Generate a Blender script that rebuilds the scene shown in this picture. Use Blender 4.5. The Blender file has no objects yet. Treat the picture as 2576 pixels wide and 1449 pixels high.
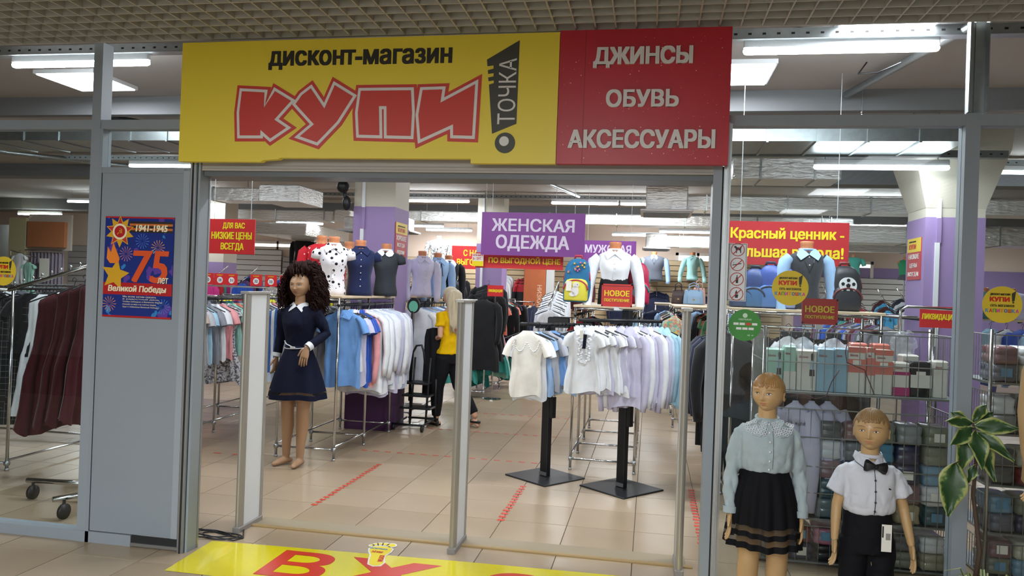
import bpy, bmesh, math, random
import numpy as np
from mathutils import Vector, Matrix, noise
from mathutils.bvhtree import BVHTree
from mathutils.geometry import delaunay_2d_cdt
random.seed(7)
R=math.radians; PI=math.pi; sin=math.sin; cos=math.cos
SC=bpy.context.scene; COL=SC.collection

# ---------- camera, world, exposure, large lights ----------
def set_camera():
    F,yaw,pitch,roll=1938.1,0.17792,0.00275,0.03594
    f=Vector((-sin(yaw)*cos(pitch),cos(yaw)*cos(pitch),sin(pitch)))
    r0=Vector((cos(yaw),sin(yaw),0)); u0=r0.cross(f)
    r=cos(roll)*r0+sin(roll)*u0; u=-sin(roll)*r0+cos(roll)*u0
    cd=bpy.data.cameras.new('camera'); cd.sensor_width=36; cd.lens=F*36/2576; cd.clip_start=.02; cd.clip_end=200
    c=bpy.data.objects.new('camera',cd); COL.objects.link(c)
    m=Matrix((r,u,-f)).transposed().to_4x4(); m.translation=Vector((0,0,1.6)); c.matrix_world=m
    SC.camera=c
set_camera()
SC.view_settings.view_transform='Standard'; SC.view_settings.look='None'; SC.view_settings.gamma=1
SC.view_settings.exposure=0.0; SC.view_settings.use_curve_mapping=False
W=bpy.data.worlds.new('world'); SC.world=W; W.use_nodes=True
W.node_tree.nodes['Background'].inputs[0].default_value=(.80,.88,1,1); W.node_tree.nodes['Background'].inputs[1].default_value=.07
LAMP_W=22; PANEL_W=26; HALL_W=62
def area(name,loc,sx,sy,power,color=(.93,.97,1),rot=(0,0,0)):
    l=bpy.data.lights.new(name,'AREA'); l.shape='RECTANGLE'; l.size=sx; l.size_y=sy; l.energy=power; l.color=color
    o=bpy.data.objects.new(name,l); COL.objects.link(o); o.location=loc; o.rotation_euler=rot; return o
# recessed panels of the hall ceiling behind and beside the viewer
for x,y in ((-3.4,.6),(-.6,.6),(2.2,.6),(-3.4,-1.6),(-.6,-1.6),(2.2,-1.6),(-3.4,-3.8),(-.6,-3.8),(2.2,-3.8)):
    area('hall_panel_light',(x,y,2.93),.6,.6,HALL_W*(.10 if x>0 else 1)*(.7 if y>0 else 2.2))
# fluorescent battens of the shop (x, y, z); those above the visible ones too
TUBES=[(-4.42,5.28,3.27),(-1.5,5.28,3.27),(1.15,5.28,3.27),
 (2.1,7.78,2.92),(-6.9,10.0,3.24),(-4.9,10.0,3.24),(-2.6,10.0,3.24),(-.6,10.0,3.24),(1.4,10.0,3.24),(4.6,10.0,3.24),
 (-3.95,13.85,3.24),(-1.22,13.85,3.24),(0.02,13.85,3.24),(3.6,13.85,3.24),(-9.0,13.85,3.24),
 (-5.54,17.9,3.1),(-8.35,17.3,3.05),(-14.5,16.2,3.05),(0.75,17.4,3.05),(-.35,18.6,3.05),(-5.1,19.0,3.1),(7.2,17.6,3.05),(-11.8,14.6,3.2),(-8.9,8.0,3.2),(5.6,6.4,3.0)]
for i,(x,y,z) in enumerate(TUBES):
    area('lamp_light',(x,y,z-.062),1.15,.07,LAMP_W*(2.2 if y>13 else 1))
PANELS=[(-5.15,6.25),(.58,6.3),(1.42,5.3),(-2.3,6.3)]
for x,y in PANELS: area('panel_light',(x,y,3.352),.56,.56,PANEL_W)

# ---------- materials ----------
def lin(h):
    h=h.lstrip('#'); v=[int(h[i:i+2],16)/255 for i in (0,2,4)]
    return tuple(c/12.92 if c<=.04045 else ((c+.055)/1.055)**2.4 for c in v)+(1,)
MATS={}
def mat(key,col=None,rough=.6,metal=0,bump=0,bs=60,emit=0,var=0,vs=8,alpha=1,sheen=0,spec=.5,coat=0,stretch=None):
    if key in MATS: return MATS[key]
    m=bpy.data.materials.new(key); m.use_nodes=True; nt=m.node_tree; b=nt.nodes['Principled BSDF']
    c=lin(col); b.inputs['Base Color'].default_value=c; b.inputs['Roughness'].default_value=rough; b.inputs['Metallic'].default_value=metal
    b.inputs['Specular IOR Level'].default_value=spec; b.inputs['Coat Weight'].default_value=coat
    if alpha<1: b.inputs['Alpha'].default_value=alpha
    if emit: b.inputs['Emission Color'].default_value=c; b.inputs['Emission Strength'].default_value=emit
    if sheen: b.inputs['Sheen Weight'].default_value=sheen
    if bump or var:
        tc=nt.nodes.new('ShaderNodeTexCoord'); mp=nt.nodes.new('ShaderNodeMapping'); nt.links.new(tc.outputs['Object'],mp.inputs[0])
        if stretch: mp.inputs['Scale'].default_value=stretch
    if bump:
        n=nt.nodes.new('ShaderNodeTexNoise'); n.inputs['Scale'].default_value=bs; n.inputs['Detail'].default_value=4
        bp=nt.nodes.new('ShaderNodeBump'); bp.inputs['Strength'].default_value=bump; bp.inputs['Distance'].default_value=.01
        nt.links.new(mp.outputs[0],n.inputs['Vector']); nt.links.new(n.outputs[0],bp.inputs['Height']); nt.links.new(bp.outputs[0],b.inputs['Normal'])
    if var:
        n=nt.nodes.new('ShaderNodeTexNoise'); n.inputs['Scale'].default_value=vs; n.inputs['Detail'].default_value=5
        r=nt.nodes.new('ShaderNodeMapRange'); r.inputs['From Min'].default_value=.3; r.inputs['From Max'].default_value=.7
        r.inputs['To Min'].default_value=1-var; r.inputs['To Max'].default_value=1+var
        mx=nt.nodes.new('ShaderNodeVectorMath'); mx.operation='SCALE'; mx.inputs[0].default_value=c[:3]
        nt.links.new(mp.outputs[0],n.inputs['Vector']); nt.links.new(n.outputs[0],r.inputs[0]); nt.links.new(r.outputs[0],mx.inputs['Scale']); nt.links.new(mx.outputs[0],b.inputs['Base Color'])
    MATS[key]=m; return m
FAB={}
def fab(h,rough=.85):
    k='fabric '+h
    return mat(k,h,rough,bump=.12,bs=90,var=.05,vs=14,sheen=.15,spec=.3)
def pattern(key,base,kind,cols,**k):
    """procedural cloth prints in object space"""
    if key in MATS: return MATS[key]
    m=mat(key,base,.85,spec=.3); nt=m.node_tree; b=nt.nodes['Principled BSDF']; N=nt.nodes.new; L=nt.links.new
    tc=N('ShaderNodeTexCoord'); sp=N('ShaderNodeSeparateXYZ'); L(tc.outputs['Object'],sp.inputs[0])
    def stripe(ax,period,width,off=0):
        a=N('ShaderNodeMath'); a.operation='MULTIPLY_ADD'; a.inputs[1].default_value=1/period; a.inputs[2].default_value=off; L(sp.outputs[ax],a.inputs[0])
        f=N('ShaderNodeMath'); f.operation='FRACT'; L(a.outputs[0],f.inputs[0])
        l=N('ShaderNodeMath'); l.operation='LESS_THAN'; l.inputs[1].default_value=width; L(f.outputs[0],l.inputs[0]); return l.outputs[0]
    def mix(fac,c1,c2):
        x=N('ShaderNodeMix'); x.data_type='RGBA'; L(fac,x.inputs[0])
        if isinstance(c1,tuple): x.inputs[6].default_value=c1
        else: L(c1,x.inputs[6])
        x.inputs[7].default_value=c2; return x.outputs[2]
    c=lin(base)
    if kind=='stripes':
        for p,w,off,h in cols: c=mix(stripe(k.get('ax',0),p,w,off),c,lin(h))
    elif kind=='plaid':
        for ax,p,w,off,h in cols: c=mix(stripe(ax,p,w,off),c,lin(h))
    elif kind=='dots':
        for sc,rad,h in cols:
            v=N('ShaderNodeTexVoronoi'); v.inputs['Scale'].default_value=sc; v.inputs['Randomness'].default_value=.75; L(tc.outputs['Object'],v.inputs['Vector'])
            l=N('ShaderNodeMath'); l.operation='LESS_THAN'; l.inputs[1].default_value=rad; L(v.outputs['Distance'],l.inputs[0]); c=mix(l.outputs[0],c,lin(h))
    elif kind=='blotch':
        for sc,th,h in cols:
            v=N('ShaderNodeTexNoise'); v.inputs['Scale'].default_value=sc; L(tc.outputs['Object'],v.inputs['Vector'])
            l=N('ShaderNodeMath'); l.operation='GREATER_THAN'; l.inputs[1].default_value=th; L(v.outputs[0],l.inputs[0]); c=mix(l.outputs[0],c,lin(h))
    L(c,b.inputs['Base Color']); return m

def glass_mat():
    m=bpy.data.materials.new('shop glass'); m.use_nodes=True; nt=m.node_tree; nt.nodes.clear(); N=nt.nodes.new
    o=N('ShaderNodeOutputMaterial'); t=N('ShaderNodeBsdfTransparent'); t.inputs[0].default_value=(.90,.93,.93,1)
    g=N('ShaderNodeBsdfGlossy'); g.inputs['Roughness'].default_value=.02; f=N('ShaderNodeLayerWeight'); p=N('ShaderNodeMath'); p.operation='POWER'; p.inputs[1].default_value=4.5; nt.links.new(f.outputs['Facing'],p.inputs[0])
    q=N('ShaderNodeMath'); q.operation='MULTIPLY_ADD'; q.inputs[1].default_value=.9; q.inputs[2].default_value=.035; nt.links.new(p.outputs[0],q.inputs[0])
    mx=N('ShaderNodeMixShader'); nt.links.new(q.outputs[0],mx.inputs[0]); nt.links.new(t.outputs[0],mx.inputs[1]); nt.links.new(g.outputs[0],mx.inputs[2]); nt.links.new(mx.outputs[0],o.inputs[0])
    return m
GLASS=glass_mat()
CHROME=mat('chrome','#c9cbcc',.16,1); ALU=mat('brushed aluminium','#b4b8ba',.35,.9,bump=.03,bs=40); STEEL=mat('galvanised steel','#9fa6a8',.38,.85,var=.08,vs=20)
GREYP=mat('grey painted frame','#8e979f',.45,var=.02,vs=3); PANELM=mat('grey wall panel','#8a939b',.5,var=.02,vs=2)
FOIL=mat('foil duct wrap','#f4f6f6',.28,.72,bump=1,bs=16,stretch=(.55,1,2.2)); [setattr(n.inputs['Distance'],'default_value',.035) for n in FOIL.node_tree.nodes if n.type=='BUMP']; WRAP=mat('clear plastic wrap','#e8ecef',.12,0,bump=.6,bs=30,alpha=.14)
BLACK=mat('black plastic','#17171a',.45); BLKMET=mat('black painted metal','#232528',.42,.3); BLKCLOTH=mat('black cloth','#15161b',.85,bump=.1,bs=80,spec=.3)
NAVY=mat('navy knit','#0f1426',.85,bump=.12,bs=120,spec=.25); WHITEP=mat('white plastic','#dfe3e6',.35); WHITE=fab('#eceef2')
PLY=mat('birch shelf board','#cdb899',.5,var=.06,vs=6); TAN=mat('terracotta torso plastic','#c98055',.38,coat=.2); SKINM=mat('mannequin skin','#bd9a6c',.42,coat=.12,spec=.45)
SKIN=mat('skin','#d3a283',.55); YEL=mat('yellow print','#e8d210',.45); YELW=mat('yellow shirt','#e6b800',.8,spec=.2); RED=mat('red print','#c8272b',.45)
PURP=mat('purple print','#7d3f8e',.45); LETW=mat('white lettering','#e9e6e2',.5); LETY=mat('yellow lettering','#f0dc20',.5); LETR=mat('red lettering','#cf2a1e',.45); LETB=mat('black lettering','#252019',.5)

# ---------- mesh builder ----------
class MB:
    def __init__(s): s.v=[]; s.f=[]; s.m=[]
    def add(s,vs,fs,m=0):
        o=len(s.v); s.v+=[tuple(p) for p in vs]; s.f+=[tuple(i+o for i in f) for f in fs]; s.m+=[m]*len(fs); return s
    def box(s,x0,x1,y0,y1,z0,z1,m=0):
        return s.add([(x0,y0,z0),(x1,y0,z0),(x1,y1,z0),(x0,y1,z0),(x0,y0,z1),(x1,y0,z1),(x1,y1,z1),(x0,y1,z1)],
            [(0,3,2,1),(4,5,6,7),(0,1,5,4),(1,2,6,5),(2,3,7,6),(3,0,4,7)],m)
    def bbox(s,x0,x1,y0,y1,z0,z1,b=.01,m=0):
        """box with chamfered vertical edges and a chamfered top"""
        def ring(i,z): return [(x0+i+b,y0+i,z),(x1-i-b,y0+i,z),(x1-i,y0+i+b,z),(x1-i,y1-i-b,z),(x1-i-b,y1-i,z),(x0+i+b,y1-i,z),(x0+i,y1-i-b,z),(x0+i,y0+i+b,z)]
        return s.loft([ring(0,z0),ring(0,z1-b),ring(b,z1)],m)
    def loft(s,rings,m=0,caps=(1,1),closed=True):
        n=len(rings[0]); vs=[p for r in rings for p in r]; fs=[]
        for k in range(len(rings)-1):
            for i in range(n if closed else n-1):
                j=(i+1)%n; fs.append((k*n+i,k*n+j,(k+1)*n+j,(k+1)*n+i))
        if caps[0]: fs.append(tuple(range(n-1,-1,-1)))
        if caps[1]: fs.append(tuple((len(rings)-1)*n+i for i in range(n)))
        return s.add(vs,fs,m)
    def tube(s,pts,r,n=8,m=0,caps=(1,1),rnd=False,sq=1):
        pts=[Vector(p) for p in pts]; rs=list(r) if isinstance(r,(list,tuple)) else [r]*len(pts)
        if rnd:
            d0=(pts[0]-pts[1]).normalized(); d1=(pts[-1]-pts[-2]).normalized(); p0,p1,r0,r1=pts[0],pts[-1],rs[0],rs[-1]
            pts=[p0+d0*r0*.95,p0+d0*r0*.6]+pts+[p1+d1*r1*.6,p1+d1*r1*.95]; rs=[r0*.25,r0*.78]+rs+[r1*.78,r1*.25]
        t0=(pts[1]-pts[0]).normalized(); up=Vector((0,0,1)) if abs(t0.z)<.9 else Vector((0,1,0))
        a=t0.cross(up).normalized(); rings=[]
        for i,p in enumerate(pts):
            t=(pts[min(i+1,len(pts)-1)]-pts[max(i-1,0)]).normalized(); a=(a-t*a.dot(t)).normalized(); b=t.cross(a)
            rings.append([p+(a*cos(2*PI*k/n)+b*sin(2*PI*k/n)*sq)*rs[i] for k in range(n)])
        return s.loft(rings,m,caps)
    def ell(s,c,r,n=12,k=8,m=0):
        rings=[]
        for i in range(k+1):
            e=-PI/2+PI*i/k; e=max(-1.5,min(1.5,e)); rings.append([(c[0]+r[0]*cos(e)*cos(2*PI*j/n),c[1]+r[1]*cos(e)*sin(2*PI*j/n),c[2]+r[2]*sin(e)) for j in range(n)])
        return s.loft(rings,m)
    def prism(s,pts,y0,y1,m=0):
        """polygon in x,z (counter-clockwise seen from -y) extruded from y0 (front) to y1"""
        a=sum(pts[i][0]*pts[(i+1)%len(pts)][1]-pts[(i+1)%len(pts)][0]*pts[i][1] for i in range(len(pts)))
        if a<0: pts=pts[::-1]
        n=len(pts); vs=[(x,y0,z) for x,z in pts]+[(x,y1,z) for x,z in pts]
        fs=[tuple(range(n)),tuple(range(2*n-1,n-1,-1))]+[(i,n+i,n+(i+1)%n,(i+1)%n) for i in range(n)]
        return s.add(vs,fs,m)
    def lathe(s,prof,n=16,c=(0,0,0),m=0):
        return s.loft([[(c[0]+r*cos(2*PI*j/n),c[1]+r*sin(2*PI*j/n),c[2]+z) for j in range(n)] for r,z in prof],m)
    def shift(s,d): s.v=[(p[0]-d[0],p[1]-d[1],p[2]-d[2]) for p in s.v]; return s
    def xf(s,M): s.v=[tuple(M@Vector(p)) for p in s.v]; return s
    def mesh(s,name,mats,smooth=False):
        me=bpy.data.meshes.new(name); me.from_pydata(s.v,[],s.f)
        for m in (mats if isinstance(mats,(list,tuple)) else [mats]): me.materials.append(m)
        if any(s.m): me.polygons.foreach_set('material_index',s.m)
        if smooth:
            me.polygons.foreach_set('use_smooth',[True]*len(me.polygons))
            if smooth=='auto': me.set_sharp_from_angle(angle=R(40))
        me.update(); return me
    def build(s,name,mats,parent=None,smooth=False,world=True):
        """world: vertices are world coordinates, moved into the frame of the root thing"""
        if parent is not None and world:
            r=parent
            while r.parent: r=r.parent
            s.shift(r.location)
        o=bpy.data.objects.new(name,s.mesh(name,mats,smooth)); COL.objects.link(o)
        if parent is not None: o.parent=parent
        return o
def link(me,name,parent=None):
    o=bpy.data.objects.new(name,me); COL.objects.link(o); o.parent=parent; return o
def tag(o,label=None,cat=None,group=None,kind=None):
    if label: o['label']=label
    if cat: o['category']=cat
    if group: o['group']=group
    if kind: o['kind']=kind
    return o
def thing(name,label,cat,loc=(0,0,0),rz=0,group=None):
    o=bpy.data.objects.new(name,None); COL.objects.link(o); o.location=loc; o.rotation_euler=(0,0,rz); o.empty_display_size=.05
    return tag(o,label,cat,group)
def copy_tree(o,parent=None):
    c=o.copy(); COL.objects.link(c); c.parent=parent
    for ch in list(o.children): copy_tree(ch,c)
    return c
def struct(o): o['kind']='structure'; return o
_tc={}
def text(s,w,h,at,m,parent,right=(1,0,0),up=(0,0,1),off=.02,depth=.0015,name='lettering',world=True,shear=0):
    key=(s,off,shear)
    if key not in _tc:
        c=bpy.data.curves.new('t','FONT'); c.body=s; c.fill_mode='NONE'; c.resolution_u=3; c.shear=shear
        o=bpy.data.objects.new('t',c); COL.objects.link(o); dg=bpy.context.evaluated_depsgraph_get(); dg.update()
        me=bpy.data.meshes.new_from_object(o.evaluated_get(dg)); P=[Vector((v.co.x,v.co.y)) for v in me.vertices]; E=[tuple(e.vertices) for e in me.edges]
        bpy.data.objects.remove(o); bpy.data.curves.remove(c); bpy.data.meshes.remove(me)
        r=delaunay_2d_cdt(P,E,[],1,1e-5); A=np.array([[*P[i],*P[j]] for i,j in E])   # filled from the outlines, counters left open
        n=len(r[0]); vs=[(p.x,p.y,.01) for p in r[0]]+[(p.x,p.y,-.01) for p in r[0]]; fs=[]; ed={}
        for f in r[2]:
            cx=sum(r[0][i].x for i in f)/3; cy=sum(r[0][i].y for i in f)/3; m_=(A[:,1]>cy)!=(A[:,3]>cy); B=A[m_]
            if ((B[:,0]+(cy-B[:,1])/(B[:,3]-B[:,1])*(B[:,2]-B[:,0]))>cx).sum()%2: fs.append(tuple(f))
        for f in fs:
            for i in range(len(f)): ed[(f[i],f[(i+1)%len(f)])]=1
        fs+=[(j,i,i+n,j+n) for (i,j) in ed if (j,i) not in ed]
        x0=min(v[0] for v in vs); x1=max(v[0] for v in vs); y0=min(v[1] for v in vs); y1=max(v[1] for v in vs)
        _tc[key]=([((x-x0)/(x1-x0),(y-y0)/(y1-y0),z/.01) for x,y,z in vs],fs)
    vs,fs=_tc[key]; r=Vector(right); u=Vector(up); n=r.cross(u); a=Vector(at)
    b=MB(); e=off*.75*h/.72 if off>.015 else 0
    for i,(dx,dy) in enumerate(((-1,-1),(1,-1),(1,1),(-1,1),(-1,0),(1,0)) if e else ((0,0),)):
        sx,sy=(w-2*e),(h-2*e*.6)
        b.add([a+r*(e+x*sx+dx*e)+u*(e*.6+y*sy+dy*e*.6)+n*(z*depth+i*.00009) for x,y,z in vs],fs)
    return b.build(name,m,parent,world=world)
def offset_poly(P,d):
    a=sum(P[i][0]*P[(i+1)%len(P)][1]-P[(i+1)%len(P)][0]*P[i][1] for i in range(len(P)))
    if a<0: P=P[::-1]
    out=[]; n=len(P)
    for i in range(n):
        p0,p1,p2=Vector(P[i-1]),Vector(P[i]),Vector(P[(i+1)%n]); e1=(p1-p0).normalized(); e2=(p2-p1).normalized()
        n1=Vector((e1.y,-e1.x)); n2=Vector((e2.y,-e2.x)); b=(n1+n2); k=max(.35,1+n1.dot(n2)); out.append(tuple(p1+b*(d/k)))
    return out
def circ(cx,cz,r,n=32,rz=None): return [(cx+r*cos(2*PI*i/n),cz+(rz or r)*sin(2*PI*i/n)) for i in range(n)]
# ================= SETTING =================
P=.4555
TILEM=[mat('floor tile %d'%i,h,.3,bump=.03,bs=30,var=.05,vs=2.5,spec=.45) for i,h in enumerate(('#a6937b','#a28f76','#a9977f','#9f8c73'))]
GROUT=mat('dark grout','#5d5145',.9)
floor=struct(MB().box(-25,14,-5,20.1,-.2,-.004).build('floor',GROUT))
tile_me=[MB().bbox(-P/2+.0025,P/2-.0025,-P/2+.0025,P/2-.0025,-.006,0,.0012).mesh('tile',[m]) for m in TILEM]
cells=[]
for i in range(-52,37):
    for j in range(-13,34):
        cells.append((-2.33+P*(i+.5),5.278+P*(j+.5)))
def seen(x,y): return 3.2<y<19.5 and -.80*y-.3<x<.5*y+.1
near=sorted([c for c in cells if seen(*c)],key=lambda c:c[1]*1.0+abs(c[0]+.9)*.35)[:300]
ns=set(near); rest=MB()
for x,y in cells:
    h=random.Random(int(x*97+y*1013)).randrange(4)
    if (x,y) in ns:
        o=link(tile_me[h],'tile',floor); o.location=(x,y,0)
    else: rest.box(x-P/2+.0025,x+P/2-.0025,y-P/2+.0025,y+P/2-.0025,-.006,0,h)
rest.build('distant_tiles',TILEM,floor)['kind']='stuff'
# shop ceiling (concrete), beams, back walls
CONC=mat('painted concrete ceiling','#a9a5a2',.85,var=.06,vs=1.2,bump=.05,bs=12); PEACH=mat('peach wall paint','#ecd6c6',.8,var=.03,vs=1); LILAC=mat('lilac wall paint','#9a86b8',.8); GREYW=mat('light grey wall','#c9c4c4',.8)
struct(MB().box(-25,14,3.9,20.3,3.4,3.6).build('ceiling',CONC))
for n,(y0,y1,z0) in enumerate(((6.9,7.0,3.22),(11.1,11.45,3.2),(16.2,16.6,3.15))):
    struct(MB().box(-25,14,y0,y1,z0,3.405).build('trim_%d'%(n+1),mat('grey beam','#7d8084',.8)))
struct(MB().box(-25,14,20.0,20.2,-.01,3.41).build('wall_back',PEACH))
struct(MB().box(13.9,14.1,4.2,20,-.01,3.41).build('wall_right',PEACH))
struct(MB().box(-25.1,-24.9,4.2,20,-.01,3.41).build('wall_left',PEACH))
# hall around the viewer
HALLW=mat('hall wall paint','#d4d0c8',.8)
struct(MB().box(-25,14,-5.2,-5,-.01,3.7).build('wall_hall',HALLW))
struct(MB().box(-25,14,-5,4.0,3.62,3.7).build('ceiling_hall',mat('dark hall ceiling','#4a4c4e',.9)))
# slatwall on the back wall: each slat a part
SLW=mat('white slat board','#dcdad9',.5); SLB=mat('beech slat board','#cdb692',.55,var=.04,vs=3); SLG=mat('grey slat board','#b3afb0',.5)
def slatwall(x0,x1,y,z0,z1,m,label,n,depth=.03):
    t=thing('slatwall',label,'wall panel',((x0+x1)/2,y,z0))
    MB().box(x0,x1,y,y+.02,z0,z1).build('backing',mat('slat groove','#6b6257',.8),t)
    h=(z1-z0)/n; me=None
    for k in range(n):
        me=me or MB().box(-(x1-x0)/2,(x1-x0)/2,-depth,0,.006,h-.012).mesh('slat',[m]); o=link(me,'slat',t); o.location=(0,0,k*h)
slatwall(-11.95,-10.1,19.9,0,2.48,SLW,'white slatwall panel behind the kids jackets at left',17)
slatwall(-10.05,-8.0,19.9,0,2.3,SLG,'grey slatwall panel behind the curly haired mannequin',16)
slatwall(-7.9,-.35,19.9,.1,2.4,SLB,'wide beech slatwall behind the hanging dark sweaters',17)
slatwall(-.3,3.2,19.9,.1,2.5,SLB,'beech slatwall under the grey vest and the mint shirt',18)
slatwall(3.7,7.6,19.9,.1,2.2,SLW,'white slatwall panel left of the right purple column',16)
slatwall(-16.8,-14.2,19.9,0,2.45,SLG,'grey slatwall panel behind the burgundy dresses at far left',14)
# windows on the back wall
FRW=mat('white window frame','#f3ece6',.5); DAY=mat('daylit window pane','#fff4ea',.4,emit=2.6)
def window(n,x0,x1,z0,z1):
    b=MB(); y=19.97
    for a in ((x0,x1,z1-.07,z1),(x0,x1,z0,z0+.07),(x0,x0+.07,z0,z1),(x1-.07,x1,z0,z1),((x0+x1)/2-.03,(x0+x1)/2+.03,z0,z1)): b.box(a[0],a[1],y-.04,y+.03,a[2],a[3])
    f=struct(b.build('window_%d'%n,FRW)); MB().box(x0+.07,x1-.07,y-.005,y+.02,z0+.07,z1-.07).build('pane',DAY,f)
window(1,.6,1.7,2.0,2.7); window(2,4.6,5.3,1.9,2.6); window(3,6.3,7.4,1.5,2.35); window(4,-11.9,-8.6,2.5,2.72); window(5,9.4,9.9,1.4,2.4)
struct(MB().box(3.5,9.5,19.95,20.0,.1,2.45).build('trim_4',LILAC))
# ---------- shop front ----------
FY=4.11
def struct_parts(name,parts,m):
    b=MB(); [b.box(*p) for p in parts]; return struct(b.build(name,m))
BLK=mat('black rubber seal','#1c1d1f',.7)
def post(n,x0,x1,z0=0,z1=3.0,y0=FY,d=.09):
    o=struct_parts('trim_%d'%n,[(x0,x1,y0,y0+d,z0,z1)],GREYP); return o
post(10,-3.345,-3.285,0,3.0)
post(11,1.495,1.562,0,2.55); 
# upper right galvanised stud with folded lips
b=MB(); b.box(1.495,1.585,FY+.02,FY+.026,2.55,3.0).box(1.495,1.50,FY-.02,FY+.025,2.55,3.0).box(1.58,1.585,FY-.02,FY+.025,2.55,3.0).box(1.53,1.536,FY+.01,FY+.02,2.55,3.0).box(1.495,1.51,FY-.022,FY-.018,2.55,3.0)
struct(b.build('trim_12',STEEL))
struct_parts('trim_13',[(-6,-3.345,FY+.005,FY+.08,2.48,2.535),(-3.285,-2.6,FY+.005,FY+.08,2.48,2.535)],GREYP)
struct_parts('trim_14',[(.36,1.495,FY+.005,FY+.08,2.49,2.545),(1.562,4,FY+.005,FY+.08,2.49,2.545)],GREYP)
struct_parts('trim_15',[(-6,-3.345,FY+.0,FY+.09,0,.062),(-3.345,-2.98,FY-.004,FY+.09,0,.065)],GREYP)
struct_parts('trim_16',[(.38,1.495,FY,FY+.09,0,.062),(1.562,4,FY,FY+.09,0,.062)],GREYP)
# solid grey panel right of the left post
b=MB(); b.box(-3.285,-2.66,FY+.004,FY+.06,.07,2.23); b.box(-3.285,-3.262,FY-.004,FY+.07,.0,2.48); b.box(-3.262,-2.72,FY-.002,FY+.05,2.215,2.25)
pn=struct(b.build('wall_front_panel',PANELM)); MB().box(-2.97,-2.655,FY-.022,FY+.03,.012,.03).build('sill_strip',ALU,pn); MB().box(-2.97,-2.66,FY-.012,FY+.0,.03,.07).build('sill_gap',BLK,pn)
MB().box(-2.72,-2.66,FY-.003,FY+.01,.07,2.23).build('edge_strip',mat('pale grey strip','#9aa3ab',.4),pn)
MB().box(-3.268,-3.262,FY-.001,FY+.01,.07,2.215).build('seam',BLK,pn)
# left jamb: three profiles with dark grooves; right jamb
j=struct(MB().box(-2.66,-2.625,FY-.03,FY+.1,0,2.28).build('door_1',ALU))
MB().box(-2.668,-2.66,FY-.02,FY+.1,0,2.28).build('groove',BLK,j); MB().box(-2.647,-2.638,FY-.034,FY,0,2.28).build('groove',BLK,j)
MB().box(-2.622,-2.608,FY-.01,FY+.09,0,2.28).build('jamb_profile',GREYP,j); MB().box(-2.628,-2.622,FY-.0,FY+.1,0,2.28).build('groove',BLK,j)
MB().box(-2.614,-2.604,FY+.085,FY+.10,0,2.28).build('corner_bead',ALU,j)
j=struct(MB().box(.30,.345,FY,FY+.13,0,2.28).build('door_2',GREYP))
MB().box(.345,.352,FY+.01,FY+.1,0,2.28).build('groove',BLK,j)
for k,(a,c,d) in enumerate(((.352,.364,.012),(.364,.374,.03),(.374,.388,.008))): MB().box(a,c,FY-d,FY+.1,0,2.5).build('jamb_profile',ALU,j)
# lintel: shutter box and dark rail
LINT=mat('cream shutter box','#aba7a2',.5)
j=struct(MB().box(-2.605,.30,FY-.0,FY+.22,2.235,2.36).build('door_3',LINT))
MB().box(-2.605,.30,FY-.004,FY+.0,2.262,2.266).build('rib',mat('rib shade','#96928d',.5),j); MB().box(-2.605,.30,FY-.004,FY+.0,2.245,2.248).build('rib',mat('rib shade','#96928d',.5),j)
MB().box(-2.605,.30,FY+.02,FY+.2,2.205,2.235).build('header_rail',mat('dark grey rail','#5d6468',.4),j)
struct_parts('trim_17',[(-2.6,.36,FY+.03,FY+.1,2.36,2.98)],mat('sign backing','#77797a',.6))
# glass panes
def pane(n,x0,x1,z0,z1):
    g=struct(MB().box(x0,x1,FY+.04,FY+.048,z0,z1).build('window_%d'%n,GLASS))
pane(10,-6,-3.345,.06,2.48); pane(11,-3.262,-2.64,2.25,2.48); pane(12,.388,1.495,.062,2.49); pane(13,1.562,4,.062,2.49)
# threshold strip and smoother strip of floor behind it
th=struct(MB().bbox(-2.55,.30,4.655,4.69,0,.012,.004).build('trim_18',mat('brass threshold','#a98f63',.45,.3)))
th=struct(MB().bbox(-2.52,.26,4.70,4.86,0,.004,.002).build('trim_19',mat('threshold vinyl','#958870',.5)))
# ---------- open grid ceiling of the hall ----------
GRID=mat('grey-beige grid blade','#b3b2aa',.5,.1)
gc=struct(MB().box(-6,4.2,4.06,4.075,2.985,3.045).build('ceiling_grid',GRID))
bl=MB().box(-5.1,5.1,-.004,.004,-.025,.025).mesh('grid_blade',[GRID]); bd=MB().box(-.004,.004,-1.8,1.8,-.025,.025).mesh('grid_blade',[GRID])
for k in range(1,15):
    o=link(bl,'grid_blade',gc); o.location=(-.9,4.06-.105*k,3.012)
for k in range(98):
    o=link(bd,'grid_blade',gc); o.location=(-6+.105*k,2.26,3.012)
GRID2=mat('grid','#8b857c',.45,.2)
rg=MB()
for k in range(15,80): rg.box(-6,4.2,4.056-.105*k,4.064-.105*k,2.99,3.035)
for k in range(98): rg.box(-6.004+.105*k,-5.996+.105*k,-5,.46,2.99,3.035)
rg.build('distant_grid_blades',GRID,gc)['kind']='stuff'
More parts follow.
